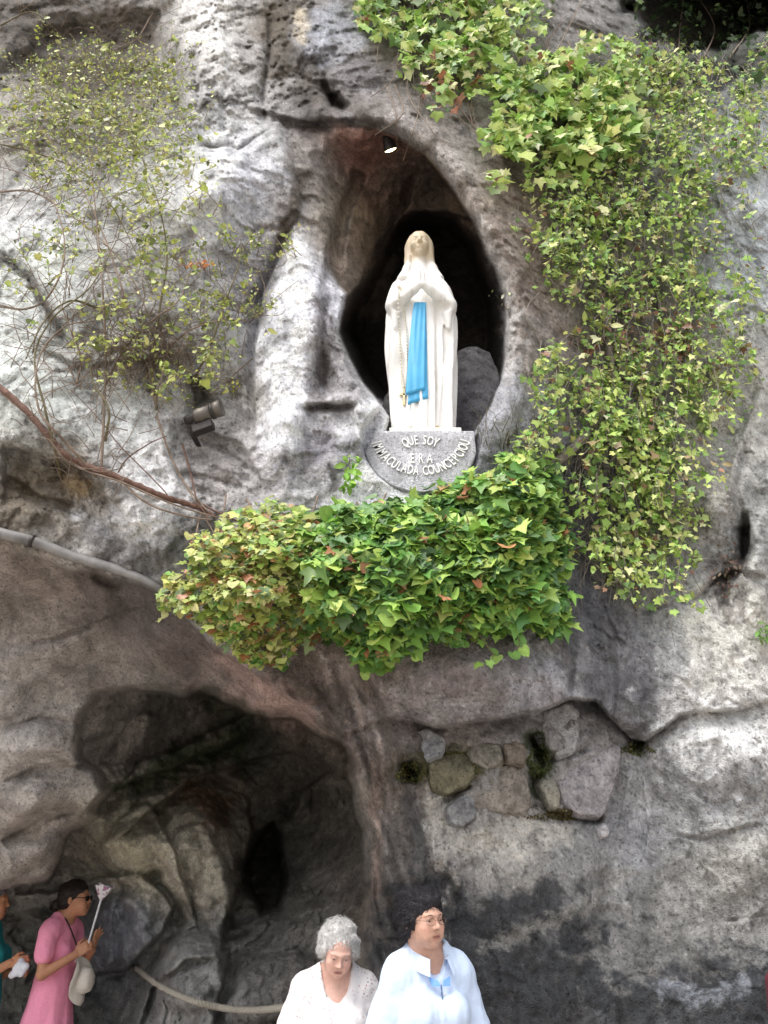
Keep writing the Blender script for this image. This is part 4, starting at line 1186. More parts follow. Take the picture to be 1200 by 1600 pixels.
# block: half-round outline, top level with the statue's plinth
ztop = ST_Z - .001; Rr = .345
xs_l, xs_r = float(at(592, 690, PLQ_Y)[0]), float(at(742, 690, PLQ_Y)[0])
cx = float(c0[0]); czp = ztop - .10
ol = [(cx - .275, ztop), (cx - .29, ztop - .05)] + [(cx + Rr * math.cos(t), czp + .02 + Rr * math.sin(t)) for t in np.linspace(R(192), R(348), 26)] + [(cx + .335, ztop - .06), (cx + .33, ztop)]
ol = np.array(ol); n = len(ol); cc = ol.mean(0)
rings = []
for s, yy in [(1.0, 4.75), (1.0, PLQ_Y + .012), (.99, PLQ_Y + .003), (.97, PLQ_Y), (.75, PLQ_Y - .001), (.5, PLQ_Y - .001), (.25, PLQ_Y - .001)]:
    q = cc + (ol - cc) * s
    rings.append(np.c_[q[:, 0], np.full(n, yy), q[:, 1]])
V = np.vstack(rings + [np.array([[cc[0], PLQ_Y - .001, cc[1]]])]); m = len(rings)
i, j = np.meshgrid(np.arange(m - 1), np.arange(n), indexing='ij'); j2 = (j + 1) % n
Q = np.stack([i * n + j, i * n + j2, (i + 1) * n + j2, (i + 1) * n + j], -1).reshape(-1, 4)
k = np.arange(n); Tt = np.stack([(m - 1) * n + k, (m - 1) * n + (k + 1) % n, np.full(n, m * n)], -1)
st_ = fbm(V * np.array([14, 6, 2.0]), 3, 907)
al = lin((192, 192, 197)) * np.clip(1 + .5 * st_, .6, 1.4)[:, None]
me = make_mesh('block', V, [Q, Tt], False, [M_PLQ], {'albedo': al, 'gloss': np.zeros(len(V))})
put('block', me, plaque)
M_LET = simple_mat('white_letter', tuple(lin((232, 232, 230))), .6, var=.2, scale=60)


def letter(ch, cxx, czz, size, rot):
    cu = bpy.data.curves.new('letter', 'FONT'); cu.body = ch; cu.size = size; cu.align_x = 'CENTER'; cu.align_y = 'CENTER'
    cu.extrude = .0045; cu.offset = .0008; cu.resolution_u = 3
    ob = bpy.data.objects.new('tmp', cu); COL.objects.link(ob)
    dg = bpy.context.evaluated_depsgraph_get()
    me = bpy.data.meshes.new_from_object(ob.evaluated_get(dg))
    bpy.data.objects.remove(ob, do_unlink=True)
    me.name = 'letter'; me.materials.clear(); me.materials.append(M_LET)
    M = Matrix.Translation((cxx, PLQ_Y - .006, czz)) @ Matrix.Rotation(-rot, 4, 'Y') @ Matrix.Rotation(math.pi / 2, 4, 'X') @ Matrix.Diagonal((.54, 1, 1, 1))
    me.transform(M)
    put('letter', me, plaque)


LS = .090
zc = czp + .09; RB = .335
txt = 'IMMACULADA COUNCEPCIOU'
a0, a1 = R(196), R(346)
wd = {'I': .5, 'M': 1.3, ' ': .55, 'L': .85, 'E': .9}
cum = 0; tot = sum(wd.get(c, 1) for c in txt)
for ch in txt:
    wc = wd.get(ch, 1); t = a0 + (a1 - a0) * (cum + wc / 2) / tot; cum += wc
    if ch != ' ':
        letter(ch, cx + (RB - .05) * math.cos(t), zc + .005 + (RB - .05) * math.sin(t), LS, t + math.pi / 2)
txt = 'QUE SOY'; cum = 0; tot = sum(wd.get(c, 1) for c in txt)
for ch in txt:
    wc = wd.get(ch, 1); s = (cum + wc / 2) / tot - .5; cum += wc
    if ch != ' ':
        t = -s * .95
        letter(ch, cx - .0 + .235 * math.sin(-t), ztop - .075 - .235 * (1 - math.cos(t)), LS, t)
for k, ch in enumerate('ERA'):
    letter(ch, cx + (k - 1) * .052, ztop - .205, LS * 1.02, 0)

# ================================================================== boulder behind the statue
def boulder(name, outline, Yf, thick, col, seed, bl, lab):
    me = stone_mesh(name, outline, Yf, thick, col, seed, bl, .014)
    o = put(name, me); tag(o, lab, 'boulder'); return o
boulder('boulder', [(702, 690), (705, 600), (714, 540), (736, 533), (768, 540), (782, 575), (790, 640), (775, 700)], 4.62, .4, (106, 104, 108), 91, .05, 'flat-topped grey boulder standing behind the statue in the niche')
boulder('boulder', [(592, 700), (598, 650), (604, 612), (616, 600), (630, 640), (632, 700)], 4.58, .3, (92, 90, 92), 92, .03, 'small dark boulder beside the statue at the niche floor')

# ================================================================== lamps
M_DARK = simple_mat('dark_metal', tuple(lin((66, 62, 60))), .5, .6, var=.2, scale=30)
M_GREY = simple_mat('grey_metal', tuple(lin((104, 98, 92))), .5, .4, var=.2, scale=20)
M_BULB = simple_mat('lit_bulb', (1, .8, .5), .4, emis=(1, .78, .42), est=8)
lY = float(surf(606, 228)) - .10
p = at(609, 230, lY)
lamp = thing('niche_lamp', 'small dark bell lamp glowing warm under the niche ceiling', 'lamp', tuple(p))
ax = np.array([.30, .55, -.75])
M = frame_from(ax)
Vv, Ff = lathe([(.012, -.10), (.03, -.095), (.040, -.06), (.052, -.01), (.060, .03), (.058, .03), (.048, -.01), (.030, -.05), (.0, -.06)], 20, M, p)
put('shade', make_mesh('shade', Vv, Ff, True, [M_DARK]), lamp)
Vv, Ff = lathe([(0, .030), (.030, .028), (.050, .020), (.052, .012), (.0, .008)], 20, M, p)
put('bulb', make_mesh('bulb', Vv, Ff, True, [M_BULB]), lamp)
pu = at(600, 212, lY + .1)
Vv, Ff = tube([p - M[:, 2] * .09, (p - M[:, 2] * .09 + pu) / 2 + np.array([0, .02, .02]), pu + np.array([0, .1, .1])], .008, 8)
put('bracket', make_mesh('bracket', Vv, Ff, True, [M_DARK]), lamp)
pl = bpy.data.lights.new('niche_bulb', 'SPOT'); pl.energy = 1.2; pl.color = (1, .72, .42); pl.spot_size = R(150); pl.shadow_soft_size = .03; pl.spot_blend = .5
plo = bpy.data.objects.new('niche_bulb', pl); COL.objects.link(plo); plo.parent = lamp
plo.location = Vector(M[:, 2] * .05); plo.rotation_euler = Vector(-ax).to_track_quat('Z', 'Y').to_euler()

yf = float(surf(300, 660)) - .13
pb, pf = at(300, 654, yf + .02), at(347, 637, yf - .02)
fl = thing('floodlight', 'grey cylindrical floodlight mounted on rough rock beside the thorny shrub', 'floodlight', tuple(pb))
ax = pf - pb; L = np.linalg.norm(ax); M = frame_from(ax)
rad = .047
def fpart(name, prof, mat): put(name, make_mesh(name, *lathe(prof, 24, M, pb), True, [mat]), fl)
fpart('housing', [(0, .02), (rad * .86, .02), (rad * .95, .035), (rad * .95, L * .66), (rad * .8, L * .66)], M_GREY)
fpart('band', [(rad * .9, L * .64), (rad * 1.04, L * .645), (rad * 1.04, L * .74), (rad * .9, L * .745)], M_DARK)
fpart('front_ring', [(rad * .8, L * .73), (rad * .97, L * .735), (rad * 1.08, L * .82), (rad * 1.08, L), (rad * 1.0, L), (rad * .95, L * .8)], M_GREY)
fpart('lens', [(0, L * .93), (rad * .98, L * .92), (rad * .98, L * .90)], simple_mat('lens_glass', (.25, .26, .27), .12, var=.05))
fpart('rear_cap', [(0, -.045), (rad * .55, -.045), (rad * .68, -.02), (rad * .72, .025)], M_DARK)
mid = (pb + pf) / 2
Vv, Ff = box(mid + np.array([-.02, .03, -.085]), (.065, .03, .028), np.array(M)[:, [2, 0, 1]], .006)
put('ballast_box', make_mesh('ballast_box', Vv, Ff, False, [M_DARK]), fl)
Vv, Ff = tube([pb + np.array([.02, 0, -.02]), pb + np.array([-.0, .05, -.08]), pb + np.array([.02, .2, -.1])], .016, 8)
put('bracket', make_mesh('bracket', Vv, Ff, True, [M_DARK]), fl)

# ================================================================== pipe on the lip above the cave
pp = [(-260, 770), (-120, 800), (0, 833), (55, 847), (110, 868), (180, 889), (225, 906), (262, 928)]
path = []
for (x_, y_) in pp:
    path.append(at(x_, y_, float(surf(x_, y_ - 6)) - .012))
path = spline(path, 60)
pipe = thing('drain_pipe', 'grey pipe running along the rock lip above the dark cave', 'pipe', tuple(path[30]))
rd = np.interp(np.arange(60), [0, 35, 59], [.032, .030, .018])
put('pipe', make_mesh('pipe', *tube(path, rd, 14), True, [simple_mat('weathered_pipe', tuple(lin((126, 124, 122))), .65, .1, var=.5, scale=9, bump=.2)]), pipe)
iq = int(np.argmin([abs(proj(q)[0] - 45) for q in path]))
put('clamp', make_mesh('clamp', *tube(path[iq:iq + 2], .036, 14), True, [M_DARK]), pipe)

# ================================================================== rope
M_ROPE = simple_mat('rope_fibre', tuple(lin((168, 162, 150))), .9, var=.3, scale=120, bump=.5)
ya, yb = float(surf(208, 1506)), float(surf(606, 1560))
A, B = at(208, 1506, ya - .05), at(606, 1556, yb - .03)
pa = [at(212, 1512, ya - .10)]
for (x_, y_, t) in [(250, 1540, .14), (300, 1563, .28), (350, 1575, .42), (400, 1578, .56), (450, 1573, .68), (520, 1562, .82), (580, 1556, .96)]:
    pa.append(at(x_, y_, min((ya - .1) * (1 - t) + (yb - .05) * t, min(float(surf(x_ + e_, y_ + g_)) for e_ in (-20, 0, 20) for g_ in (-6, 6)) - .05)))
cl = spline(pa + [B], 260)
rope = thing('rope', 'thick twisted grey rope slung between the cave rock and the pillar', 'rope', tuple(cl[0]))
Tn = np.gradient(cl, axis=0); Tn /= np.linalg.norm(Tn, axis=1)[:, None]
N1 = np.cross(Tn, [0, 0, 1]); N1 /= np.linalg.norm(N1, axis=1)[:, None]; N2 = np.cross(Tn, N1)
sl_ = np.r_[0, np.cumsum(np.linalg.norm(np.diff(cl, axis=0), axis=1))]
for k in range(3):
    an = sl_ / .065 * 6.283 + k * 2.094
    put('strand', make_mesh('strand', *tube(cl + .0105 * (np.cos(an)[:, None] * N1 + np.sin(an)[:, None] * N2), .0118, 7), True, [M_ROPE]), rope)
for q, d_ in ((cl[0], cl[0] - cl[4]), (cl[-1], cl[-1] - cl[-5])):
    M = frame_from(d_)
    put('end_cap', make_mesh('end_cap', *lathe([(0, -.05), (.024, -.045), (.026, .0), (.014, .02), (.010, .05), (.010, .12), (0, .12)], 14, M, q), True, [M_GREY]), rope)
# ================================================================== plants
M_LEAF = leaf_material('ivy_leaf', .28)
M_STEM = simple_mat('dry_stem', tuple(lin((128, 112, 98))), .85, var=.35, scale=25, bump=.3)
M_STEMG = simple_mat('olive_stem', tuple(lin((104, 96, 66))), .75, var=.3, scale=25)
M_VINE = simple_mat('red_brown_bark', tuple(lin((104, 76, 64))), .85, var=.45, scale=40, bump=.8, bscale=90)
M_BARK = simple_mat('grey_bark', tuple(lin((128, 120, 112))), .9, var=.4, scale=30, bump=.8)


def leaf_shape(kind, seed):
    """flat outline (x across, y towards the tip, base at 0) of one leaf, folded and curled"""
    r = np.random.default_rng(seed)
    if kind == 'ivy5':
        o = [(0, .0), (.22, -.14), (.50, -.02), (.34, .20), (.60, .46), (.27, .52), (0, 1.0), (-.27, .52), (-.60, .46), (-.34, .20), (-.50, -.02), (-.22, -.14)]
    elif kind == 'ivy3':
        o = [(0, .0), (.30, -.08), (.46, .22), (.62, .50), (.26, .55), (0, 1.0), (-.26, .55), (-.62, .50), (-.46, .22), (-.30, -.08)]
    elif kind == 'heart':
        o = [(0, .08), (.24, -.08), (.48, .10), (.50, .40), (.30, .72), (0, 1.0), (-.30, .72), (-.50, .40), (-.48, .10), (-.24, -.08)]
    else:
        o = [(0, 0), (.16, .18), (.24, .45), (.16, .75), (0, 1.0), (-.16, .75), (-.24, .45), (-.16, .18)]
    o = np.array(o, float); o = o * (1 + r.normal(0, .07, o.shape)); o[0, 0] = 0
    c = np.array([[0, .32]])
    V2 = np.vstack([o, c]); n = len(o)
    fold = r.uniform(.05, .28); curl = r.uniform(-.1, .30)
    z = fold * np.abs(V2[:, 0]) - curl * (V2[:, 1] - .3) ** 2 + r.normal(0, .025, len(V2))
    V = np.c_[V2, z]; k = np.arange(n)
    return V, np.stack([k, (k + 1) % n, np.full(n, n)], -1)[:, ::-1]


SHAPES = {k: [leaf_shape(k, 100 * i + len(k)) for i in range(6)] for k in ('ivy5', 'ivy3', 'heart', 'oval')}


def leaf_mats(n, r, tip_down=1.0, face=(0, -1, .35), spread=.55, upright=0.0):
    nr = np.array(face, float) + r.normal(0, spread, (n, 3)); nr /= np.linalg.norm(nr, axis=1)[:, None]
    t = np.array([0, -.25, -tip_down]) + r.normal(0, .55, (n, 3))
    t -= nr * (t * nr).sum(1)[:, None]; t /= np.linalg.norm(t, axis=1)[:, None] + 1e-9
    x = np.cross(t, nr)
    return np.stack([x, t, nr], 2)           # columns: across, tip, normal


def plant_leaves(parent, P, Mx, size, tint, kinds, single=300, name='leaf', rest='foliage', seed=0, score=None):
    """the leaves that show largest become parts of their own, the rest one mass"""
    r = np.random.default_rng(seed); n = len(P)
    kid = np.array([kinds[i] for i in r.integers(0, len(kinds), n)]); vid = r.integers(0, 6, n)
    order = np.argsort(-(score if score is not None else size))
    one = order[:single]; oth = order[single:]
    off = np.array(parent.location)
    # individual leaves: a limited set of shared meshes (shape x tint)
    if single:
        Tt = tint[one]; cache = {}
        key = np.round(Tt * 22).astype(int)
        for j, i in enumerate(one):
            kk = (kid[i], int(vid[i]) % 3, tuple(key[j]))
            if kk not in cache:
                V, Fc = SHAPES[kid[i]][int(vid[i]) % 3]
                c = np.tile(tint[i], (len(V), 1)); c[-1] *= 1.12
                cache[kk] = make_mesh(name, V, [Fc], True, [M_LEAF], {'tint': np.clip(c, 0, 1)})
            o = bpy.data.objects.new(name, cache[kk]); COL.objects.link(o); o.parent = parent
            m = Matrix.Identity(4)
            for a_ in range(3):
                for b_ in range(3):
                    m[a_][b_] = Mx[i, a_, b_] * size[i]
                m[a_][3] = P[i, a_] - off[a_]
            o.matrix_local = m
    Vs, Fs, Cs, base = [], [], [], 0
    for kd in set(kinds):
        for v in range(6):
            s = oth[(kid[oth] == kd) & (vid[oth] == v)]
            if not len(s): continue
            V, Fc = SHAPES[kd][v]
            W_ = np.einsum('nij,vj->nvi', Mx[s], V) * size[s][:, None, None] + P[s][:, None]
            Vs.append(W_.reshape(-1, 3)); m = len(V)
            Fs.append((Fc[None] + (np.arange(len(s)) * m)[:, None, None] + base).reshape(-1, 3))
            c = np.repeat(tint[s][:, None], m, 1); c[:, -1] *= 1.12
            Cs.append(c.reshape(-1, 3)); base += m * len(s)
    if Vs:
        me = make_mesh(rest, np.vstack(Vs), [np.vstack(Fs)], True, [M_LEAF], {'tint': np.clip(np.vstack(Cs), 0, 1)})
        o = put(rest, me, parent); o['kind'] = 'stuff'
        return o


def tints(n, r, cols, wts, var=.16):
    c = np.array([lin(q) for q in cols]); w = np.array(wts, float) / sum(wts)
    t = c[r.choice(len(c), n, p=w)]
    lm = t.mean(1, keepdims=True); t = (lm + (t - lm) * .92) * 1.28
    return np.clip(t * np.exp(r.normal(0, var, (n, 1))) * np.exp(r.normal(0, .06, (n, 3))), .005, .75)


GREEN = [(128, 162, 72), (108, 148, 70), (148, 178, 84), (92, 130, 72), (110, 138, 96), (164, 186, 90), (66, 98, 50)]
YELL = [(172, 182, 98), (188, 194, 116), (150, 168, 84), (194, 188, 124), (132, 148, 82), (156, 128, 86), (120, 140, 98)]


def stems(parent, paths, mat, name='stem', stuff=False, sides=5):
    """paths: list of (points Nx3, r0, r1)"""
    parts = [tube(p, np.linspace(r0, r1, len(p)), sides) for p, r0, r1 in paths]
    V, Fq = merge(parts)
    o = put(name, make_mesh(name, V, Fq, True, [mat]), parent)
    if stuff: o['kind'] = 'stuff'
    return o


def pxpath(pts, off, n=20, jit=0.0, r=None):
    q = spline(np.array([(p[0], p[1]) for p in pts], float), n)
    if jit and r is not None:
        q = q + np.cumsum(r.normal(0, jit, q.shape), 0) * .4
    y_ = surf(q[:, 0], q[:, 1])
    k = np.ones(5) / 5
    y_ = np.minimum(y_, np.convolve(np.pad(y_, 2, 'edge'), k, 'valid'))
    of = np.interp(np.linspace(0, 1, n), np.linspace(0, 1, len(np.atleast_1d(off))), np.atleast_1d(off)) if np.ndim(off) else off
    return at(q[:, 0], q[:, 1], y_ - of)


# ---------------------------------------------------------------- the ivy cushion below the statue
r = np.random.default_rng(5)
P_IVY = [(243, 935), (262, 905), (290, 898), (284, 858), (308, 832), (345, 815), (372, 792), (420, 778), (470, 790), (500, 806), (522, 782), (548, 792), (600, 778), (650, 768), (700, 750),
         (732, 738), (770, 716), (820, 705), (852, 716), (872, 742), (882, 790), (893, 840), (884, 890), (895, 940), (884, 985), (850, 994), (815, 974), (798, 990), (768, 992), (730, 988), (700, 1002),
         (650, 1018), (605, 1042), (560, 1042), (540, 1006), (500, 990), (468, 1002), (440, 1036), (390, 1036), (350, 1006), (320, 986), (288, 968), (255, 962)]
b0 = at(600, 1000, 4.0)
ivy = thing('ivy', 'dense cushion of green ivy hanging below the inscribed stone', 'ivy', tuple(b0))
n = 9500
x = r.uniform(235, 905, n * 2); y = r.uniform(700, 1050, n * 2)
s = poly_sd(x, y, P_IVY) + 5 * r.normal(0, 1, len(x)) + 16 * fbm(np.stack([x / 34, y / 34, 0 * x], -1), 2, 515) - 3; k = s > 2
x, y, s = x[k][:n], y[k][:n], s[k][:n]
ybase = np.minimum(surf(x, y), 4.28)
lump = fbm(np.stack([x / 70, y / 60, 0 * x], -1), 3, 505)
dome = .34 * np.sqrt(np.clip(s / 85, 0, 1)) * (1 + .35 * lump) + .05 + .03 * (lump > .25)
lay = r.random(len(x)) ** 2.2                          # 0 = outer skin, 1 = deep
Yl = ybase - dome * (1 - .75 * lay) - .02
P = at(x, y, Yl)
left = sstep(520, 430, x + 40 * lump)
sz = (.066 - .025 * left) * np.clip(np.exp(r.normal(-.02, .34, len(x))), .4, 1.55) * (1 - .3 * lay)
tn = tints(len(x), r, GREEN, [5, 5, 4, 4, 2, 3, 2])
ty = tints(len(x), r, YELL, [5, 4, 4, 3, 3, 1.6, 3])
tn = np.where((r.random(len(x)) < left * .9)[:, None], ty, tn)
brown = r.random(len(x)) < (.02 + .06 * left) + .10 * np.exp(-(((x - 510) / 40) ** 2 + ((y - 900) / 50) ** 2))
tn[brown] = tints(brown.sum(), r, [(150, 98, 66), (176, 130, 92), (120, 80, 52)], [2, 2, 1])
Mx = leaf_mats(len(x), r, 1.0, (0, -.85, .7), .42)
plant_leaves(ivy, P, Mx, sz, tn, ['ivy5', 'ivy5', 'ivy3', 'heart'], 300, seed=6, score=sz * (1 - .9 * lay) * np.where(s > 3, 1, .5))
# stems inside the cushion
ps = []
for _ in range(46):
    x0 = r.uniform(300, 860); y0 = r.uniform(770, 860)
    pts = [(x0, y0), (x0 + r.normal(0, 22), y0 + 60), (x0 + r.normal(0, 40), y0 + r.uniform(100, 150))]
    ps.append((pxpath(pts, [.03, .10, .16], 10), .006, .003))
stems(ivy, ps, M_STEM, 'stem_tangle', True)
# hanging sprays
for pts in ([(745, 985), (758, 1005), (770, 1022), (768, 1034)], [(800, 985), (812, 1002), (808, 1016)], [(1, 1)]):
    if len(pts) > 1:
        stems(ivy, [(pxpath(pts, [.2, .16, .14], 12), .004, .002)], M_STEMG, 'hanging_stem')
q = np.array([(752, 1000), (768, 1012), (778, 1024), (764, 1032), (752, 1036), (806, 998), (815, 1010), (800, 1018), (745, 990), (585, 1044), (570, 1048), (720, 1002), (655, 1020)], float)
Pq = at(q[:, 0], q[:, 1], surf(q[:, 0], q[:, 1]) - .14)
plant_leaves(ivy, Pq, leaf_mats(len(q), r), r.uniform(.05, .08, len(q)), tints(len(q), r, GREEN[:3], [1, 1, 1]), ['ivy5', 'heart'], 0, seed=9, rest='trailing_leaves')
# bare twig under the yellow side
stems(ivy, [(pxpath([(428, 985), (436, 1010), (446, 1030), (452, 1040)], .22, 10), .004, .002), (pxpath([(440, 1028), (448, 1022), (450, 1012)], .22, 6), .003, .002), (pxpath([(425, 1042), (440, 1036), (452, 1040)], .22, 6), .003, .002)], M_BARK, 'bare_twig')


def blob_leaves(blobs, r, dens, yoff=(.03, .25)):
    """blobs: (x, y, rx, ry, weight); scattered leaf places in px, with ragged clumps"""
    X, Y_ = [], []
    for (bx, by, rx, ry, w_) in blobs:
        m = int(dens * w_ * rx * ry / 1000.0)
        a = r.uniform(0, 6.283, m); q = r.random(m) ** .62
        X.append(bx + rx * q * np.cos(a)); Y_.append(by + ry * q * np.sin(a))
    X = np.concatenate(X); Y_ = np.concatenate(Y_)
    cl = fbm(np.stack([X / 26, Y_ / 20, 0 * X], -1), 3, int(r.integers(1, 999)))
    k = cl > -.04 + .3 * (r.random(len(X)) - .5)
    X, Y_, cl = X[k], Y_[k], cl[k]
    off = yoff[0] + (yoff[1] - yoff[0]) * np.clip(.5 + .9 * cl + r.normal(0, .2, len(X)), 0, 1.3)
    ys = np.minimum(surf(X, Y_), 5.6)
    return X, Y_, at(X, Y_, ys - off), cl


# ---------------------------------------------------------------- ivy over the niche
r = np.random.default_rng(15)
top = thing('ivy', 'lobed bright ivy hanging over the arch above the niche', 'ivy', tuple(at(700, 120, 4.1)))
X, Y_, P, cl = blob_leaves([(640, 20, 85, 50, 1), (720, 40, 90, 60, 1), (790, 30, 70, 50, .9), (680, 95, 60, 50, .7), (740, 100, 60, 50, .7), (690, 150, 36, 26, .5), (820, 130, 60, 60, 1), (880, 150, 80, 70, 1.3),
                            (850, 200, 80, 50, 1.2), (800, 210, 46, 36, .9), (780, 280, 22, 16, .6), (880, 250, 60, 40, .8), (930, 110, 70, 60, 1.2), (950, 180, 60, 60, 1.1), (600, -20, 60, 30, 1), (760, -20, 120, 30, 1)], r, 150, (.03, .34))
sz = .076 * np.exp(r.normal(0, .25, len(X)))
tn = tints(len(X), r, [(162, 184, 98), (140, 168, 80), (184, 194, 118), (116, 148, 74), (92, 120, 64), (198, 200, 140)], [5, 5, 3, 4, 2, 1.5])
br = (r.random(len(X)) < .35 * np.exp(-(((X - 690) / 40) ** 2 + ((Y_ - 150) / 40) ** 2)) + .02)
tn[br] = tints(br.sum(), r, [(140, 92, 66), (120, 84, 58)], [1, 1])
plant_leaves(top, P, leaf_mats(len(X), r, 1, (0, -1, .25), .5), sz, tn, ['ivy5', 'ivy3', 'ivy3'], 300, seed=16, score=sz * (1 + cl) / (3 + (P[:, 2] - 4)) * np.where((Y_ > 10), 1, .1))
ps = []
for _ in range(40):
    x0, y0 = r.uniform(600, 940), r.uniform(-20, 140)
    pts = [(x0, y0), (x0 + r.normal(0, 16), y0 + 45), (x0 + r.normal(0, 30), y0 + r.uniform(70, 130))]
    ps.append((pxpath(pts, [.03, .08, .12], 9), .006, .003))
ps.append((pxpath([(915, -10), (880, 60), (850, 115)], [.25, .3, .3], 12), .006, .005))
stems(top, ps, M_STEM, 'stem_tangle', True)

# ---------------------------------------------------------------- creeper down the right side
r = np.random.default_rng(25)
crp = thing('creeper', 'tall pale green creeper trailing down the rock right of the niche', 'creeper', tuple(at(980, 900, 4.4)))
BL = [(1000, 110, 70, 60, 1), (1060, 170, 80, 60, .9), (1120, 200, 70, 40, .8), (1170, 150, 50, 50, .6), (980, 240, 90, 50, 1.1), (900, 300, 70, 50, 1), (980, 320, 90, 50, 1), (1060, 290, 70, 60, .8), (1130, 250, 50, 40, .6),
      (880, 370, 50, 40, .7), (950, 400, 90, 50, .9), (1050, 390, 80, 50, .8), (1130, 370, 60, 40, .45), (1150, 450, 50, 40, .4), (900, 450, 60, 30, .5), (980, 470, 70, 40, .8), (1070, 470, 70, 40, .8), (960, 540, 80, 40, .8),
      (1050, 540, 80, 50, .9), (1130, 530, 50, 60, .6), (860, 600, 40, 40, .8), (930, 610, 60, 40, .8), (1020, 610, 70, 40, 1), (1100, 610, 50, 40, .7), (860, 660, 40, 30, .7), (990, 670, 70, 40, 1), (1070, 680, 50, 40, .7),
      (980, 740, 60, 40, 1), (1040, 750, 50, 40, .8), (980, 810, 60, 40, 1), (1050, 810, 40, 40, .8), (990, 870, 60, 34, 1), (1040, 870, 40, 30, .7), (890, 760, 30, 40, .4), (920, 830, 24, 30, .35), (940, 680, 30, 30, .5), (845, 690, 30, 20, .9), (1160, 560, 30, 30, .4), (1180, 210, 40, 50, .5), (1175, 300, 40, 50, .3), (1100, 110, 70, 40, .9), (1040, 80, 60, 40, .9), (1180, 100, 40, 40, .6)]
def trails(BL, r, n_, lo, hi, oy=(.03, .24)):
    w_ = np.array([b_[4] * b_[2] * b_[3] for b_ in BL]); w_ = w_ / w_.sum(); out = []
    for _ in range(n_):
        bx, by, rx, ry, ww = BL[r.choice(len(BL), p=w_)]
        x0, y0 = bx + r.normal(0, rx * .48), by + r.normal(0, ry * .48) - 20; L = r.uniform(lo, hi); sx = r.normal(0, .35)
        c = r.uniform(*oy)
        pts = [(x0, y0), (x0 + sx * L * .5 + r.normal(0, 6), y0 + L * .35), (x0 + sx * L * .8 + r.normal(0, 8), y0 + L * .75), (x0 + sx * L + r.normal(0, 10), y0 + L)]
        out.append(pxpath(pts, [c * .4, c, c * 1.05, c * .9], 9, .8, r))
    return out
def leaves_on(paths, r, per, jit, side=.014):
    P = []
    for pth in paths:
        m_ = max(int(per * r.uniform(.6, 1.4)), 2); t = r.uniform(.1, 1.0, m_) * (len(pth) - 1); k = np.minimum(t.astype(int), len(pth) - 2); f = (t - k)[:, None]
        P.append(pth[k] * (1 - f) + pth[k + 1] * f + r.normal(0, side, (m_, 3)) * np.array([1.5, 1, 1]))
    return np.vstack(P)
TR = trails(BL, r, 1000, 30, 95)
P = leaves_on(TR, r, 13, 0, .018); n_ = len(P); X, Y_ = proj(P)
sz = np.interp(Y_, [0, 300, 600, 900], [.050, .040, .038, .038]) * np.exp(r.normal(0, .32, n_))
tn = tints(n_, r, [(162, 184, 92), (140, 168, 78), (184, 198, 112), (112, 144, 68), (92, 118, 60), (204, 208, 140), (140, 124, 86)], [5, 5, 4, 3, 2, 1.5, .6])
br = r.random(n_) < .5 * np.exp(-(((X - 1010) / 70) ** 2 + ((Y_ - 520) / 40) ** 2)) + .03
tn[br] = tints(br.sum(), r, [(118, 84, 66), (96, 72, 54), (140, 110, 84)], [1, 1, 1])
plant_leaves(crp, P, leaf_mats(n_, r, .7, (0, -1, .45), .6), sz, tn, ['ivy3', 'ivy5', 'oval'], 300, seed=26, score=sz / (3 + (P[:, 2] - 3)) * np.where((X > 20) & (X < 1190) & (Y_ > 10), 1, .1))
ps = [(t_, .0036, .0016) for t_ in TR]
for _ in range(60):
    bx, by, rx, ry, w_ = BL[r.integers(0, len(BL))]
    x0, y0 = bx + r.normal(0, rx * .6), by + r.normal(0, ry * .6)
    pts = [(x0, y0), (x0 + r.normal(0, 14), y0 + 30), (x0 + r.normal(0, 26), y0 + r.uniform(50, 100))]
    ps.append((pxpath(pts, [.02, .08, .12], 8, 1.5, r), .0042, .002))
for _ in range(70):                                             # grey dry strands below and beside
    x0, y0 = r.uniform(885, 1000), r.uniform(700, 870)
    pts = [(x0, y0), (x0 + r.normal(-6, 12), y0 + 40), (x0 + r.normal(-8, 22), y0 + r.uniform(60, 110))]
    ps.append((pxpath(pts, [.02, .06, .05], 9, 2.2, r), .0032, .0016))
for _ in range(60):
    x0, y0 = r.uniform(860, 960), r.uniform(560, 720)
    pts = [(x0, y0), (x0 + r.normal(0, 16), y0 + 30), (x0 + r.normal(-10, 22), y0 + r.uniform(40, 100))]
    ps.append((pxpath(pts, [.02, .06, .05], 9, 2.2, r), .0034, .0018))
stems(crp, ps, M_BARK, 'stem_tangle', True, 4)
put('trunk', make_mesh('trunk', *tube(pxpath([(868, 722), (895, 700), (922, 672), (945, 640), (955, 590), (948, 500), (960, 400), (975, 300)], .06, 40, .8, r), np.linspace(.036, .02, 40), 9), True, [M_BARK]), crp)

# dark bushes in the hollow at the top
r = np.random.default_rng(35)
bush = thing('bush', 'dark shaded bush filling the hollow at the top of the rock', 'bush', tuple(at(1100, 90, 5.8)))
X, Y_, P, cl = blob_leaves([(1120, 20, 110, 70, 1), (1040, 10, 60, 60, .7), (1180, 70, 50, 60, .8)], r, 60, (.0, .5))
Yd = surf(X, Y_) - r.uniform(.1, .9, len(X)); P = at(X, Y_, Yd)
plant_leaves(bush, P, leaf_mats(len(X), r, .6, (0, -1, .35), .7), .08 * np.exp(r.normal(0, .2, len(X))), tints(len(X), r, [(66, 88, 50), (50, 70, 40), (90, 110, 62)], [2, 2, 1]), ['oval', 'ivy3'], 0, seed=36)
stems(bush, [(pxpath([(x_, 90), (x_ + r.normal(0, 20), 40), (x_ + r.normal(0, 30), -20)], [.1, .3, .4], 9), .012, .006) for x_ in (1060, 1100, 1140, 1180)], M_STEM, 'stem')

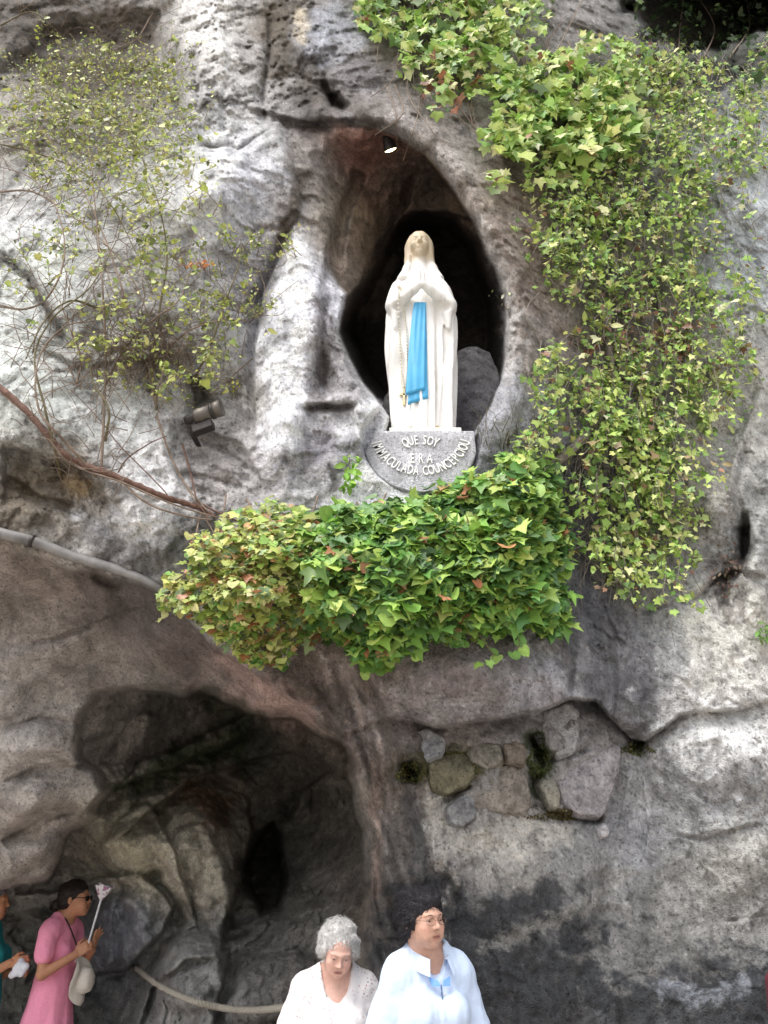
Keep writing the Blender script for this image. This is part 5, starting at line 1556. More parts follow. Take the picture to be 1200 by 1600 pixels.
# ---------------------------------------------------------------- thorny shrub on the left
r = np.random.default_rng(45)
shr = thing('shrub', 'straggling thorny shrub with small yellow-green leaves on pale rock', 'shrub', tuple(at(160, 735, 3.85)))
MAIN = [[(158, 738), (163, 640), (166, 540), (160, 430), (150, 320), (140, 220), (128, 150)], [(245, 640), (225, 560), (200, 480), (170, 390), (130, 300), (80, 220), (20, 150)],
        [(245, 640), (240, 560), (250, 480), (262, 400), (250, 320), (226, 250), (200, 180)], [(95, 740), (70, 640), (54, 560), (80, 500), (140, 450), (180, 380)],
        [(0, 478), (40, 482), (76, 462), (100, 400), (88, 330), (50, 280), (0, 260)], [(150, 745), (110, 700), (60, 640), (60, 560), (100, 510), (150, 500)], [(300, 600), (330, 540), (350, 480), (372, 420), (380, 380)],
        [(250, 560), (290, 520), (340, 500), (390, 500)], [(0, 300), (50, 300), (100, 330), (150, 370), (200, 430), (240, 520)], [(0, 225), (60, 240), (130, 270), (180, 330), (220, 410)],
        [(165, 600), (200, 540), (240, 500), (280, 470), (300, 420)], [(0, 40), (50, 20), (90, 50), (130, 100)], [(240, 20), (215, 60), (180, 80)], [(150, 480), (110, 470), (70, 500), (40, 560)],
        [(120, 600), (126, 560), (110, 520), (90, 470)], [(165, 690), (170, 640), (148, 600), (140, 560)]]
for m_ in MAIN:
    put('branch', make_mesh('branch', *tube(pxpath(m_, [.03, .14, .22, .16], 40, .5, r), np.linspace(.0085, .0032, 40), 6), True, [M_STEMG if r.random() < .5 else M_STEM]), shr)
SHB = [(150, 130, 110, 60, 1.5), (60, 120, 70, 50, 1), (200, 190, 90, 70, 1.6), (110, 210, 90, 60, 1.4), (30, 190, 50, 60, .9), (240, 120, 50, 50, 1), (180, 260, 80, 50, 1.2), (90, 290, 80, 40, .6), (270, 200, 40, 50, .9), (30, 60, 40, 50, .3),
      (280, 260, 50, 40, .4), (200, 340, 80, 50, .45), (100, 380, 90, 50, .35), (300, 330, 40, 40, .3), (380, 400, 50, 40, .7), (440, 400, 50, 12, .5), (360, 490, 50, 30, 1.3), (310, 500, 40, 30, 1.1), (250, 400, 60, 40, .4), (190, 430, 70, 50, .45),
      (170, 520, 60, 40, .4), (230, 600, 60, 30, .7), (240, 560, 60, 30, .5), (130, 560, 40, 30, .3), (320, 560, 24, 30, .5), (60, 450, 60, 60, .2), (340, 590, 30, 20, .4), (280, 590, 30, 20, .5)]
SHW = np.array([b_[4] * b_[2] * b_[3] for b_ in SHB]); SHW = SHW / SHW.sum()
leafy = []
tw = []
for _ in range(420):
    m_ = MAIN[r.integers(0, len(MAIN))]; k = r.integers(0, len(m_)); x0, y0 = np.array(m_[k]) + r.normal(0, 22, 2)
    an = r.normal(-1.57, .9); L = r.uniform(30, 95)
    pts = [(x0, y0), (x0 + L * .5 * math.cos(an) + r.normal(0, 6), y0 + L * .5 * math.sin(an) + r.normal(0, 6)), (x0 + L * math.cos(an + r.normal(0, .4)), y0 + L * math.sin(an + r.normal(0, .4)) + 8)]
    tw.append((pxpath(pts, [.1, .18, .15], 7, 1.0, r), .0032, .0013))
for _ in range(170):                                            # reddish dead tangle
    x0, y0 = r.normal(225, 34), r.normal(545, 22); an = r.uniform(0, 6.28); L = r.uniform(20, 60)
    pts = [(x0, y0), (x0 + L * .5 * math.cos(an), y0 + L * .5 * math.sin(an) + r.normal(0, 6)), (x0 + L * math.cos(an + .5), y0 + L * math.sin(an + .5) + 12)]
    tw.append((pxpath(pts, [.1, .2, .14], 7, 1.0, r), .0028, .0014))
for _ in range(800):                                            # leafy twigs of the crown
    bx, by, rx, ry, w_ = SHB[r.choice(len(SHB), p=SHW)]
    x0, y0 = bx + r.normal(0, rx * .5), by + r.normal(0, ry * .5); an = r.normal(-1.2, 1.0); L = r.uniform(26, 70)
    pts = [(x0, y0), (x0 + L * .5 * math.cos(an) + r.normal(0, 5), y0 + L * .5 * math.sin(an) + r.normal(0, 5)), (x0 + L * math.cos(an + r.normal(0, .4)), y0 + L * math.sin(an + r.normal(0, .4)) + 6)]
    c0_ = r.uniform(.05, .32); pth = pxpath(pts, [c0_, c0_ + .03, c0_], 8, .8, r); tw.append((pth, .0028, .0012)); leafy.append(pth)
stems(shr, tw, M_STEM, 'twig_tangle', True, 4)
def leaves_on(paths, r, per, jit, side=.014):
    P = []
    for pth in paths:
        m_ = max(int(per * r.uniform(.6, 1.4)), 2); t = r.uniform(.15, 1.0, m_) * (len(pth) - 1); k = np.minimum(t.astype(int), len(pth) - 2); f = (t - k)[:, None]
        P.append(pth[k] * (1 - f) + pth[k + 1] * f + r.normal(0, side, (m_, 3)))
    return np.vstack(P)
P = leaves_on(leafy, r, 11, 0); n_ = len(P)
sz = .029 * np.exp(r.normal(0, .32, n_))
tn = tints(n_, r, [(156, 164, 88), (136, 148, 74), (182, 186, 112), (112, 124, 64), (164, 172, 76), (92, 102, 56)], [5, 4, 3, 3, 3, 2])
plant_leaves(shr, P, leaf_mats(n_, r, .2, (0, -1, .4), .7), sz, tn, ['oval', 'oval', 'heart'], 0, seed=46)
X = r.uniform(283, 332, 40); Y_ = 412 + r.normal(0, 3, 40); P = at(X, Y_, surf(X, Y_) - .15)
plant_leaves(shr, P, leaf_mats(40, r, 1, (0, -1, .2), .5), np.full(40, .035), tints(40, r, [(196, 130, 66), (176, 110, 56)], [1, 1]), ['oval'], 0, seed=47, rest='withered_leaves')

# ---------------------------------------------------------------- thick bare vine with its side stems
vine = thing('vine', 'thick red-brown bare vine running across pale rock into the ivy', 'vine', tuple(at(160, 715, 3.85)))
vp = pxpath([(-60, 560), (0, 605), (40, 640), (80, 684), (112, 716), (160, 735), (215, 757), (262, 775), (310, 790), (340, 806)], .05, 90, .6, r)
put('main_stem', make_mesh('main_stem', *tube(vp, np.interp(np.arange(90), [0, 60, 89], [.018, .020, .012]) * (1 + .12 * np.sin(np.arange(90) * 1.7)), 9), True, [M_VINE]), vine)
for pts, r0 in [([(0, 612), (60, 662), (110, 722), (190, 752), (270, 786), (345, 808)], .009), ([(180, 742), (230, 786), (290, 806), (330, 812)], .009), ([(285, 694), (298, 740), (308, 780), (330, 815)], .008),
                ([(245, 650), (262, 700), (285, 750), (325, 800)], .010), ([(185, 738), (200, 716), (236, 692), (262, 682)], .006), ([(270, 720), (296, 770), (318, 800)], .006), ([(310, 785), (350, 806), (400, 826), (430, 836)], .008),
                ([(262, 775), (250, 760), (190, 700), (150, 650), (110, 610)], .005), ([(395, 560), (360, 590), (330, 615), (318, 622)], .006)]:
    put('side_stem', make_mesh('side_stem', *tube(pxpath(pts, [.04, .07, .07], 30, .4, r), np.linspace(r0, r0 * .6, 30) * .8, 7), True, [M_VINE if r.random() < .35 else M_STEM]), vine)

# ---------------------------------------------------------------- small plants in cracks
def sprig(name, lab, pts_leaves, path, size, cols, off=.06, kinds=('oval',), seed=0, single=0):
    r = np.random.default_rng(seed)
    q = np.array(pts_leaves, float); base = path[0]
    t = thing(name, lab, 'plant', tuple(at(base[0], base[1], float(surf(base[0], base[1])))))
    stems(t, [(pxpath(path, [.01, off], 10), .004, .002)], M_STEMG, 'stem')
    P = at(q[:, 0], q[:, 1], surf(q[:, 0], q[:, 1]) - off * r.uniform(.4, 1.3, len(q)))
    plant_leaves(t, P, leaf_mats(len(q), r, .8, (0, -1, .3), .5), size * np.exp(r.normal(0, .2, len(q))), tints(len(q), r, cols, [1] * len(cols)), list(kinds), single, seed=seed)
    return t
rr = np.random.default_rng(77)
q = np.c_[rr.uniform(536, 560, 46), rr.uniform(710, 762, 46)]
sprig('fern', 'small bright green fern in the crack left of the inscribed stone', q, [(548, 770), (547, 740), (546, 715)], .05, [(128, 168, 60), (110, 150, 52)], .08, seed=3)
q = np.c_[rr.normal(779, 7, 12), rr.normal(466, 5, 12)]
sprig('flower_sprig', 'tiny pale flower sprig on the right edge of the niche', q, [(794, 484), (786, 474), (778, 464)], .035, [(214, 216, 170), (180, 196, 120)], .04, seed=4)
q = np.c_[rr.uniform(1184, 1206, 40), rr.uniform(970, 1000, 40)]
sprig('wall_plant', 'small green tuft growing out of the pale rock face', q, [(1198, 1000), (1196, 984)], .04, [(112, 140, 70), (92, 120, 60)], .06, seed=5)
q = np.c_[rr.normal(1138, 14, 60), rr.normal(890, 18, 60)]
sprig('wall_plant', 'reddish withered tuft in the dark crack of the rock', q, [(1140, 930), (1138, 905), (1136, 880)], .03, [(120, 96, 84), (140, 122, 100), (104, 76, 66)], .06, seed=6)
q = np.c_[rr.normal(365, 6, 14), rr.normal(605, 6, 14)]
sprig('wall_plant', 'few yellow-green leaves on bare rock above the floodlight', q, [(368, 622), (366, 604)], .03, [(176, 180, 60), (150, 140, 50)], .04, seed=7)
# tufts of grass at the foot of the niche, right of the statue
rr = np.random.default_rng(78); gs = []
gr = thing('grass_tuft', 'thin dry grass blades on the rock sill right of the statue', 'grass', tuple(at(800, 690, 4.0)))
for _ in range(34):
    x0 = rr.uniform(740, 840); y0 = rr.uniform(672, 706); L = rr.uniform(25, 95) * (1 if x0 < 800 else .6)
    P = at([x0, x0 + rr.normal(2, 5), x0 + rr.normal(3, 12)], [y0, y0 - L * .5, y0 - L], [float(surf(x0, y0)) - .01, float(surf(x0, y0)) - .05, float(surf(x0, y0)) - .08])
    put('blade', make_mesh('blade', *tube(spline(P, 6), np.linspace(.0028, .001, 6), 3), True, [M_STEMG]), gr)

# ---------------------------------------------------------------- moss in the hollows between the bedded stones
def moss(lab, cx_, cy_, rx, ry, n_, cols, seed):
    r = np.random.default_rng(seed); a = r.uniform(0, 6.283, n_); q_ = np.sqrt(r.random(n_))
    X = cx_ + rx * q_ * np.cos(a) * (1 + .3 * np.sin(3 * a)); Y_ = cy_ + ry * q_ * np.sin(a)
    P = at(X, Y_, surf(X, Y_) - .006 - .022 * r.random(n_) * (1 - q_ * .5))
    t = thing('moss', lab, 'moss', tuple(at(cx_, cy_, float(surf(cx_, cy_)))))
    plant_leaves(t, P, leaf_mats(n_, r, .5, (0, -1, .6), .8), .016 * np.exp(r.normal(0, .3, n_)), tints(n_, r, cols, [1] * len(cols)), ['oval'], 0, seed=seed, rest='moss_tufts')
MC = [(74, 78, 34), (92, 92, 44), (58, 62, 28), (110, 100, 56)]
moss('olive moss covering the ledge between two small bedded stones', 705, 1196, 38, 24, 900, MC, 201)
moss('small dark moss cushion in the round hollow beside the pillar', 640, 1206, 20, 18, 420, MC, 202)
moss('dark green moss in the deep gap beside the wedge-shaped stone', 842, 1180, 16, 38, 600, [(52, 66, 26), (66, 76, 32), (80, 84, 40)], 203)
moss('brown moss along the joint under the large pale stone', 880, 1272, 48, 9, 500, [(84, 72, 40), (66, 56, 32), (98, 90, 50)], 204)
moss('thin green moss in the notch of the long ledge', 995, 1168, 24, 10, 350, MC, 205)
# ================================================================== people
def rotz(a):
    c, s = math.cos(a), math.sin(a); return np.array([[c, -s, 0], [s, c, 0], [0, 0, 1.0]])
def rotx(a):
    c, s = math.cos(a), math.sin(a); return np.array([[1.0, 0, 0], [0, c, -s], [0, s, c]])
def roty(a):
    c, s = math.cos(a), math.sin(a); return np.array([[c, 0, s], [0, 1.0, 0], [-s, 0, c]])


M_SKIN = simple_mat('skin', (1, 1, 1), .5, var=.08, scale=70, attr='tint', spec=.35, sub=.08, bump=.10, bscale=260)
M_EYE = simple_mat('eye', (1, 1, 1), .25, var=.02, attr='tint')


def hair_mat(name, col, var=.35):
    m, n, l, b = mat_new(name)
    tc = n.new('ShaderNodeTexCoord'); mp = n.new('ShaderNodeMapping'); mp.inputs['Scale'].default_value = (60, 60, 14)
    nz = n.new('ShaderNodeTexNoise'); nz.inputs['Scale'].default_value = 1.6; nz.inputs['Detail'].default_value = 5; nz.inputs['Distortion'].default_value = 1.2
    l.new(tc.outputs['Object'], mp.inputs[0]); l.new(mp.outputs[0], nz.inputs['Vector'])
    mr = n.new('ShaderNodeMapRange'); mr.inputs[1].default_value = .3; mr.inputs[2].default_value = .7; mr.inputs[3].default_value = 1 - var; mr.inputs[4].default_value = 1 + var
    l.new(nz.outputs['Fac'], mr.inputs[0])
    mx = n.new('ShaderNodeMix'); mx.data_type = 'RGBA'; mx.blend_type = 'MULTIPLY'; mx.inputs[0].default_value = 1; mx.inputs[6].default_value = (*col, 1)
    l.new(mr.outputs[0], mx.inputs[7]); l.new(mx.outputs[2], b.inputs['Base Color']); b.inputs['Roughness'].default_value = .45
    bp = n.new('ShaderNodeBump'); bp.inputs['Strength'].default_value = .9; bp.inputs['Distance'].default_value = .012
    l.new(nz.outputs['Fac'], bp.inputs['Height']); l.new(bp.outputs[0], b.inputs['Normal'])
    return m


def hand(F, wrist, d, nrm, side, curl=.5, s=1.0, curls=None):
    """palm, four jointed fingers and a thumb; d along the hand, nrm out of the palm, side towards the thumb"""
    d = np.array(d, float); d /= np.linalg.norm(d); nrm = np.array(nrm, float); nrm -= d * (nrm @ d); nrm /= np.linalg.norm(nrm)
    lat = np.cross(d, nrm); lat *= np.sign(lat @ np.array(side, float)) or 1
    w = np.array(wrist, float); k = .006
    M = np.stack([lat, d, nrm], 1)
    F.ell(w + d * .045 * s, (.040 * s, .050 * s, .0145 * s), .012, M)
    for i, L in enumerate([.072, .080, .074, .058]):
        o = (1.5 - i) * .0195 * s
        p = w + d * (.085 - .004 * abs(i - 1.2)) * s + lat * o
        a = 0.0; dirv = d.copy(); c = curls[i] if curls else curl
        for j, f in enumerate((.45, .32, .23)):
            a += c * (.55 + .25 * j)
            dirv = d * math.cos(a) + nrm * math.sin(a) + lat * (1.5 - i) * .05
            q = p + dirv * L * f * s
            F.cap(p, q, (.0092 - .0008 * j) * s, (.0086 - .0009 * j) * s, k); p = q
    p = w + d * .025 * s + lat * .030 * s
    for j, (L, aa) in enumerate(((.034, .3), (.028, .2), (.022, .1))):
        dirv = d * (.75 + .1 * j) + lat * (.62 - .3 * j) + nrm * (.25 + .4 * curl * j)
        dirv /= np.linalg.norm(dirv); q = p + dirv * L * s
        F.cap(p, q, (.0115 - .001 * j) * s, (.0102 - .001 * j) * s, .008); p = q


class Person:
    def __init__(s, name_label, loc, yaw, H, skin, hair_col, head=(0, 0, 0), lean=0.0, plump=1.0, h=.0046, group=None, headoff=(0, 0, 0), facew=1.0):
        s.loc = np.array(loc, float); s.yaw = yaw; s.k = H / 1.60; s.h = h; s.plump = plump; s.facew = facew
        s.root = thing('person', name_label, 'person', tuple(loc), group)
        s.skin = lin(skin); s.hairm = hair_mat('hair', tuple(lin(hair_col)))
        s.RM = rotz(head[0]) @ roty(head[2]) @ rotx(-head[1])
        s.HC = np.array([0, -.03 + lean * -1.45, 1.485]) + np.array(headoff, float)
        s.lean = lean
        s.W = rotz(yaw)

    def L(s, p):          # lean the upper body forward with height
        p = np.array(p, float); p[1] -= s.lean * max(p[2] - .85, 0); return p

    def hp(s, p):
        p = np.array(p, float) * np.array([s.facew, 1, 1]); return s.HC + s.RM @ p

    def world(s, V):
        return (V * s.k) @ s.W.T + s.loc

    def torso(s, F, inf=0.0, bottom=.80):
        b = s.plump; L = s.L
        F.ell(L((0, .005, 1.15)), (.150 * b + inf, .102 * b + inf, .19 + inf), .05)
        F.cap(L((-.135 * (.6 + .4 * b), .01, 1.285)), L((.135 * (.6 + .4 * b), .01, 1.285)), .052 + inf, .052 + inf, .06)
        F.ell(L((0, -.01, 1.0)), (.148 * b + inf, .112 * b + inf, .18 + inf), .06)
        F.ell(L((0, .0, .87)), (.172 * b + inf, .125 * b + inf, .15 + inf), .06)
        for q in (-1, 1):
            F.ell(L((q * .072 * b, -.088 * b, 1.125)), (.066 * b + inf, .058 * b + inf, .066 + inf), .05)
            F.cap(L((q * .045, .01, 1.36)), L((q * .13, .015, 1.30)), .042 + inf * .6, .046 + inf, .05)
        F.ell(L((0, .02, 1.36)), (.075 + inf, .06 + inf, .06 + inf), .04)

    def head_sdf(s, F):
        hp, M, fw = s.hp, s.RM, s.facew
        F.cap(s.L((0, .02, 1.30)), hp((0, .022, -.055)), .066 * fw, .053 * fw, .03)
        F.ell(hp((0, .020, .030)), (.075 * fw, .094, .088), .03, M)
        F.ell(hp((0, -.030, -.010)), (.066 * fw, .064, .085), .03, M)              # mid face
        F.ell(hp((0, -.028, -.060)), (.056 * fw, .060, .054), .03, M)              # jaw
        F.ell(hp((0, -.070, -.097)), (.022 * fw, .020, .018), .025, M)             # chin
        for q in (-1, 1):
            F.cap(hp((q * .008, -.091, .023)), hp((q * .046, -.078, .024)), .0085, .0065, .014)    # brow
            F.ell(hp((q * .041, -.068, -.028)), (.022, .022, .022), .025, M)                        # cheekbone
            F.ell(hp((q * .030, -.072, -.062)), (.022, .020, .022), .025, M)                        # cheek by the mouth
            F.ell(hp((q * .031, -.101, .004)), (.017, .012, .0105), .012, M, True)                  # socket
        F.cap(hp((0, -.090, .012)), hp((0, -.107, -.022)), .0068, .0088, .010)                      # nose bridge
        F.ell(hp((0, -.108, -.026)), (.0105, .0110, .0090), .008, M)                                # nose tip
        for q in (-1, 1):
            F.ell(hp((q * .0120, -.098, -.0295)), (.0072, .0090, .0070), .006, M)
            F.ell(hp((q * .076, .014, -.006)), (.011, .020, .031), .008, M @ rotz(q * .35))
            F.ell(hp((q * .031, -.0815, .0085)), (.0165, .0115, .0060), .005, M)                    # upper lid
            F.ell(hp((q * .031, -.0800, -.0075)), (.0155, .0100, .0055), .005, M)                   # lower lid
        F.ell(hp((0, -.090, -.0590)), (.0220, .0085, .0062), .006, M)
        F.ell(hp((0, -.0895, -.0725)), (.0190, .0090, .0070), .006, M)
        F.cap(hp((-.022, -.0965, -.0655)), hp((.022, -.0965, -.0655)), .0030, .0030, .003, True)
        F.ell(hp((0, -.0985, -.0450)), (.0035, .004, .008), .006, M, True)

    def body(s, arms, lo=(-.46, -.50, .78), hi=(.46, .36, 1.66), fringe=None):
        F = Field(lo, hi, s.h)
        s.torso(F, 0.0); s.head_sdf(F)
        for a in arms:
            sh, el, wr = [np.array(q, float) for q in a['j']]
            F.cap(sh, el, .047 * s.plump ** .5, .040 * s.plump ** .5, .03); F.cap(el, wr, .040 * s.plump ** .5, .026, .015)
            hand(F, wr, a['d'], a['n'], a['t'], a.get('curl', .4), 1.0, a.get('curls'))
        V, Q = F.mesh(); V = smooth_mesh(V, Q, 1, .35)
        q = (V - s.HC) @ s.RM / np.array([s.facew, 1, 1])
        t = np.tile(s.skin, (len(V), 1)) * (1 + .10 * fbm(V * 40, 3, 3))[:, None]
        lips = np.exp(-((q[:, 0] / .021) ** 4 + ((q[:, 2] + .0658) / .0105) ** 4)) * (q[:, 1] < -.080)
        t = t * (1 - .65 * lips[:, None]) + lin((150, 74, 70)) * .65 * lips[:, None]
        ck = np.exp(-(((np.abs(q[:, 0]) - .042) / .02) ** 2 + ((q[:, 2] + .036) / .022) ** 2)) * (q[:, 1] < -.05)
        t = t * (1 + ck[:, None] * np.array([.03, -.05, -.04]))
        ml = np.exp(-((q[:, 0] / .021) ** 6 + ((q[:, 2] + .0655) / .0026) ** 2)) * (q[:, 1] < -.075)
        t = t * (1 - .6 * ml[:, None])
        es = np.exp(-(((np.abs(q[:, 0]) - .031) / .019) ** 2 + ((q[:, 2] - .002) / .012) ** 2)) * (q[:, 1] < -.06)
        t = t * (1 - .22 * es[:, None])
        ns = np.exp(-(((np.abs(q[:, 0]) - .006) / .0035) ** 2 + ((q[:, 2] + .034) / .003) ** 2)) * (q[:, 1] < -.09)
        t = t * (1 - .6 * ns[:, None])
        t = t * (1 + .07 * fbm(V * 110, 2, 8))[:, None]
        s.bm = make_mesh('body', s.world(V), Q, True, [M_SKIN], {'tint': np.clip(t, 0, .9)})
        o = put('body', s.bm, s.root); s.bodyobj = o
        return o

    def eyes(s, brow, iris=(60, 40, 30)):
        uvs = lathe([(math.sin(t) or 1e-4, -math.cos(t)) for t in np.linspace(0.02, 3.12, 14)], 18)
        for q in (-1, 1):
            c = np.array([q * .031, -.0775, .0008]); N = uvs[0].copy()
            V = N * .0122 + c
            d = np.arccos(np.clip(-N[:, 1], -1, 1))
            t = np.where((d < .56)[:, None], lin(iris), lin((200, 190, 184))); t = np.where((d < .2)[:, None], lin((14, 12, 12)), t)
            put('eye', make_mesh('eye', s.world(np.array([s.hp(v) for v in V])), uvs[1], True, [M_EYE], {'tint': t}), s.root)
            P = np.array([s.hp((q * x_, -.0965 + .42 * max(x_ - .016, 0), .024 + z_)) for x_, z_ in [(.014, -.002), (.024, .0005), (.036, .001), (.047, -.003)]])
            put('eyebrow', make_mesh('eyebrow', s.world(np.array(tube(spline(P, 8), [.0012, .0017, .0019, .0019, .0018, .0016, .0012, .0008], 6)[0])), tube(spline(P, 8), .003, 6)[1], True, [brow]), s.root)

    def cloth(s, name, build, mat, lo, hi, h=.0065, fold=.006, fs=9.0, seed=0, parent=None, fvec=(1, 1, .45)):
        F = Field(lo, hi, h); build(F)
        V, Q = F.mesh(); V = smooth_mesh(V, Q, 2, .5)
        N = vnormals(V, Q)
        d = fold * ridged(V * fs * np.array(fvec) + seed, 2, 60 + seed) + fold * .5 * fbm(V * fs * 2.3, 2, seed)
        V = V + N * (d - fold * .2)[:, None]
        o = put(name, make_mesh(name, s.world(V), Q, True, [mat]), parent or s.root)
        return o

    def legs(s, mat, shoe, skirt=None):
        L = s.L
        def tr(F):
            F.ell((0, .0, .86), (.185 * s.plump, .140 * s.plump, .13), .05)
            for q in (-1, 1):
                F.cap((q * .085, .0, .82), (q * .080, -.01, .47), .095 * s.plump, .068, .04); F.cap((q * .080, -.01, .47), (q * .078, .01, .09), .068, .060, .03)
        if skirt is None:
            s.cloth('trousers', tr, mat, (-.32, -.26, .04), (.32, .26, 1.02), .012, .006, 8, 4)
        for q in (-1, 1):
            F = Field((-.2, -.26, -.02), (.2, .16, .16), .008)
            F.cap((q * .08, .03, .045), (q * .085, -.15, .035), .045, .036, .03); F.cap((q * .08, .02, .05), (q * .079, .01, .12), .045, .045, .02)
            F.a = np.maximum(F.a, 0.004 - np.broadcast_to(F.z, F.a.shape))
            V, Q = F.mesh(); put('shoe', make_mesh('shoe', s.world(V), Q, True, [shoe]), s.root)

    def hair(s, build, disp, mat=None, name='hair', h=.005, face_cut=True, cut=(.062, .085, .098), cutc=(0, -.085, -.042), strands=None, flow=lambda q: (0, 1, -.3)):
        lo = s.HC - .24; hi = s.HC + .20
        F = Field(lo, hi, h); build(F)
        if face_cut:
            F.ell(s.hp(cutc), np.array(cut) * np.array([s.facew, 1, 1]), .012, s.RM, True)
        V, Q = F.mesh(); N = vnormals(V, Q)
        q = (V - s.HC) @ s.RM
        V = V + N * disp(q)[:, None]
        ho = put(name, make_mesh(name, s.world(V), Q, True, [mat or s.hairm]), s.root)
        if strands:
            n_, L_, lift, wav, rad_, sd_ = strands
            rg = np.random.default_rng(sd_); N = vnormals(V, Q); pick = rg.integers(0, len(V), n_); parts = []
            for i in pick:
                p = V[i].copy(); qq = (p - s.HC) @ s.RM
                fl = s.RM @ np.array(flow(qq)) + rg.normal(0, .12 + wav, 3)
                pts = [p - N[i] * .004]; nn = N[i]; d = fl - nn * (fl @ nn); d /= np.linalg.norm(d) + 1e-9
                side = np.cross(nn, d); ph = rg.uniform(0, 6.28)
                for j in range(1, 6):
                    t = j / 5
                    pts.append(p + d * L_ * t + side * wav * L_ * .6 * math.sin(ph + t * 5) + nn * (lift * math.sin(t * 2.4) * rg.uniform(.5, 1.3)) - nn * (t * t * L_ * L_ / .2))
                parts.append(tube(pts, np.array([.8, 1, 1, .9, .7, .3]) * rad_, 3, False))
            Vt, Qt = merge(parts)
            put('strands', make_mesh('strands', s.world(Vt), Qt, True, [mat or s.hairm]), ho)['kind'] = 'stuff'
        return ho

    def pt(s, p):
        return s.world(np.array([p], float))[0]


SHOE = simple_mat('shoe_leather', tuple(lin((60, 52, 46))), .5)
DARKCL = simple_mat('dark_cloth', tuple(lin((64, 66, 76))), .9, var=.15, scale=60)
WIRE = simple_mat('wire_frame', tuple(lin((120, 100, 88))), .35, .7)


def stand(px, py, D):
    """foot point under a head-top pixel at depth D, and the height of that head-top"""
    p = at(px, py, D); return np.array([p[0], p[1], 0.0]), float(p[2])


# ---------------------------------------------------------------- woman in the pale blue shirt
f0, H0 = stand(667, 1400, 4.0)
A = Person('woman with short black hair and glasses in a pale blue collared shirt', f0, R(20), H0, (200, 158, 138), (34, 31, 38), (R(20), R(-3), R(-3)), .02, .98, .0044, headoff=(-.052, -.0, .018), facew=1.10)
A.body([dict(j=[A.L((-.175, .01, 1.25)), A.L((-.245, .03, 1.00)), (-.27, -.06, .80)], d=(0, -.25, -1), n=(1, 0, 0), t=(0, -1, 0)),
        dict(j=[A.L((.175, .01, 1.25)), A.L((.250, .03, 1.00)), (.30, -.05, .80)], d=(.05, -.25, -1), n=(-1, 0, 0), t=(0, -1, 0))], lo=(-.42, -.36, .60))
A.eyes(A.hairm)
CUTA = lambda F: (F.cap(A.L((0, -.055, 1.345)), A.L((0, -.13, 1.255)), .058, .014, .01, True), F.cap(A.L((0, .01, 1.36)), A.L((0, -.0, 1.45)), .070, .075, .01, True))
M_SHIRT = simple_mat('pale_blue_cotton', tuple(lin((200, 216, 240))), .85, var=.04, scale=200, bump=.05)
M_COLLAR = simple_mat('blue_cotton', tuple(lin((120, 166, 224))), .85, var=.05, scale=200)
def shirtA(F):
    A.torso(F, .020)
    for q in (-1, 1):
        F.cap(A.L((q * .170, .01, 1.250)), A.L((q * .242, .03, 1.03)), .060, .074, .05)
    F.a = np.maximum(F.a, .80 - np.broadcast_to(F.z, F.a.shape)); CUTA(F)
A.cloth('shirt', shirtA, M_SHIRT, (-.40, -.30, .74), (.40, .28, 1.46), .006, .0055, 9, 2, fvec=(1.4, 1, .5))
# collar: stands round the neck and folds down to two points
def collar(P, r0, r1, z0, tip, mat, lining=None):
    nu = 40; V = []
    for i in range(nu):
        t = -math.pi + 2 * math.pi * i / (nu - 1); t *= .84            # 0 = back of neck
        back = math.cos(t) * .5 + .5
        cx_, cy_ = math.sin(t), math.cos(t)
        ctr = np.array([0, .012 - .03 * (1 - back), 0])
        zz = z0 - .055 * (1 - back) ** 1.2
        pt = (1 - back) ** 4
        for rr_, dz in ((r0, -.012), (r0 + .004, .030 * back + .012), (r0 + .012, .032 * back + .012), (r1 + .010 * pt, -.034 - tip * pt * .6)):
            V.append(P.L(ctr + np.array([cx_ * rr_ * 1.05, cy_ * rr_ * (1.0 if cy_ > 0 else 1.12 + .25 * pt), zz + dz])))
    V = np.array(V); i, j = np.meshgrid(np.arange(nu - 1), np.arange(3), indexing='ij')
    Q = np.stack([i * 4 + j, i * 4 + j + 1, (i + 1) * 4 + j + 1, (i + 1) * 4 + j], -1).reshape(-1, 4)
    N = vnormals(V, Q); B = V - N * .003; o = len(V)
    Vw = np.vstack([V, B]); 
    Qa = np.vstack([Q, Q[:, ::-1] + o])
    return put('collar', make_mesh('collar', P.world(Vw), [Qa], True, [mat]), P.root)
collar(A, .070, .104, 1.378, .035, M_SHIRT)
# blue facing at the open neck, placket with small buttons
def frontY(P, x_, z_, inf):
    b = P.plump
    ys = [.005 - (.102 * b + inf) * math.sqrt(max(1 - (x_ / (.15 * b + inf)) ** 2 - ((z_ - 1.15) / (.19 + inf)) ** 2, 0)), -.01 - (.112 * b + inf) * math.sqrt(max(1 - (x_ / (.148 * b + inf)) ** 2 - ((z_ - 1.0) / (.18 + inf)) ** 2, 0))]
    return min(ys) - P.lean * max(z_ - .85, 0)
for sgn in (-1, 1):
    T_ = np.array([A.L((sgn * .014, -.128, 1.262)), A.L((sgn * .052, -.112, 1.275)), A.L((sgn * .044, -.130, 1.240)), A.L((sgn * .006, -.136, 1.240))])
    N_ = T_ + np.array([0, -.008, 0]); Vv = np.vstack([N_, T_])
    put('collar_facing', make_mesh('collar_facing', A.world(Vv), [np.array([[0, 1, 2, 3], [7, 6, 5, 4], [0, 4, 5, 1], [1, 5, 6, 2], [2, 6, 7, 3], [3, 7, 4, 0]])], False, [M_COLLAR]), A.root)
pp_ = []
for k in range(30):
    z_ = 1.245 - k * .0125
    pp_.append(np.array([.006, frontY(A, 0.006, z_, .020) - .018, z_]))
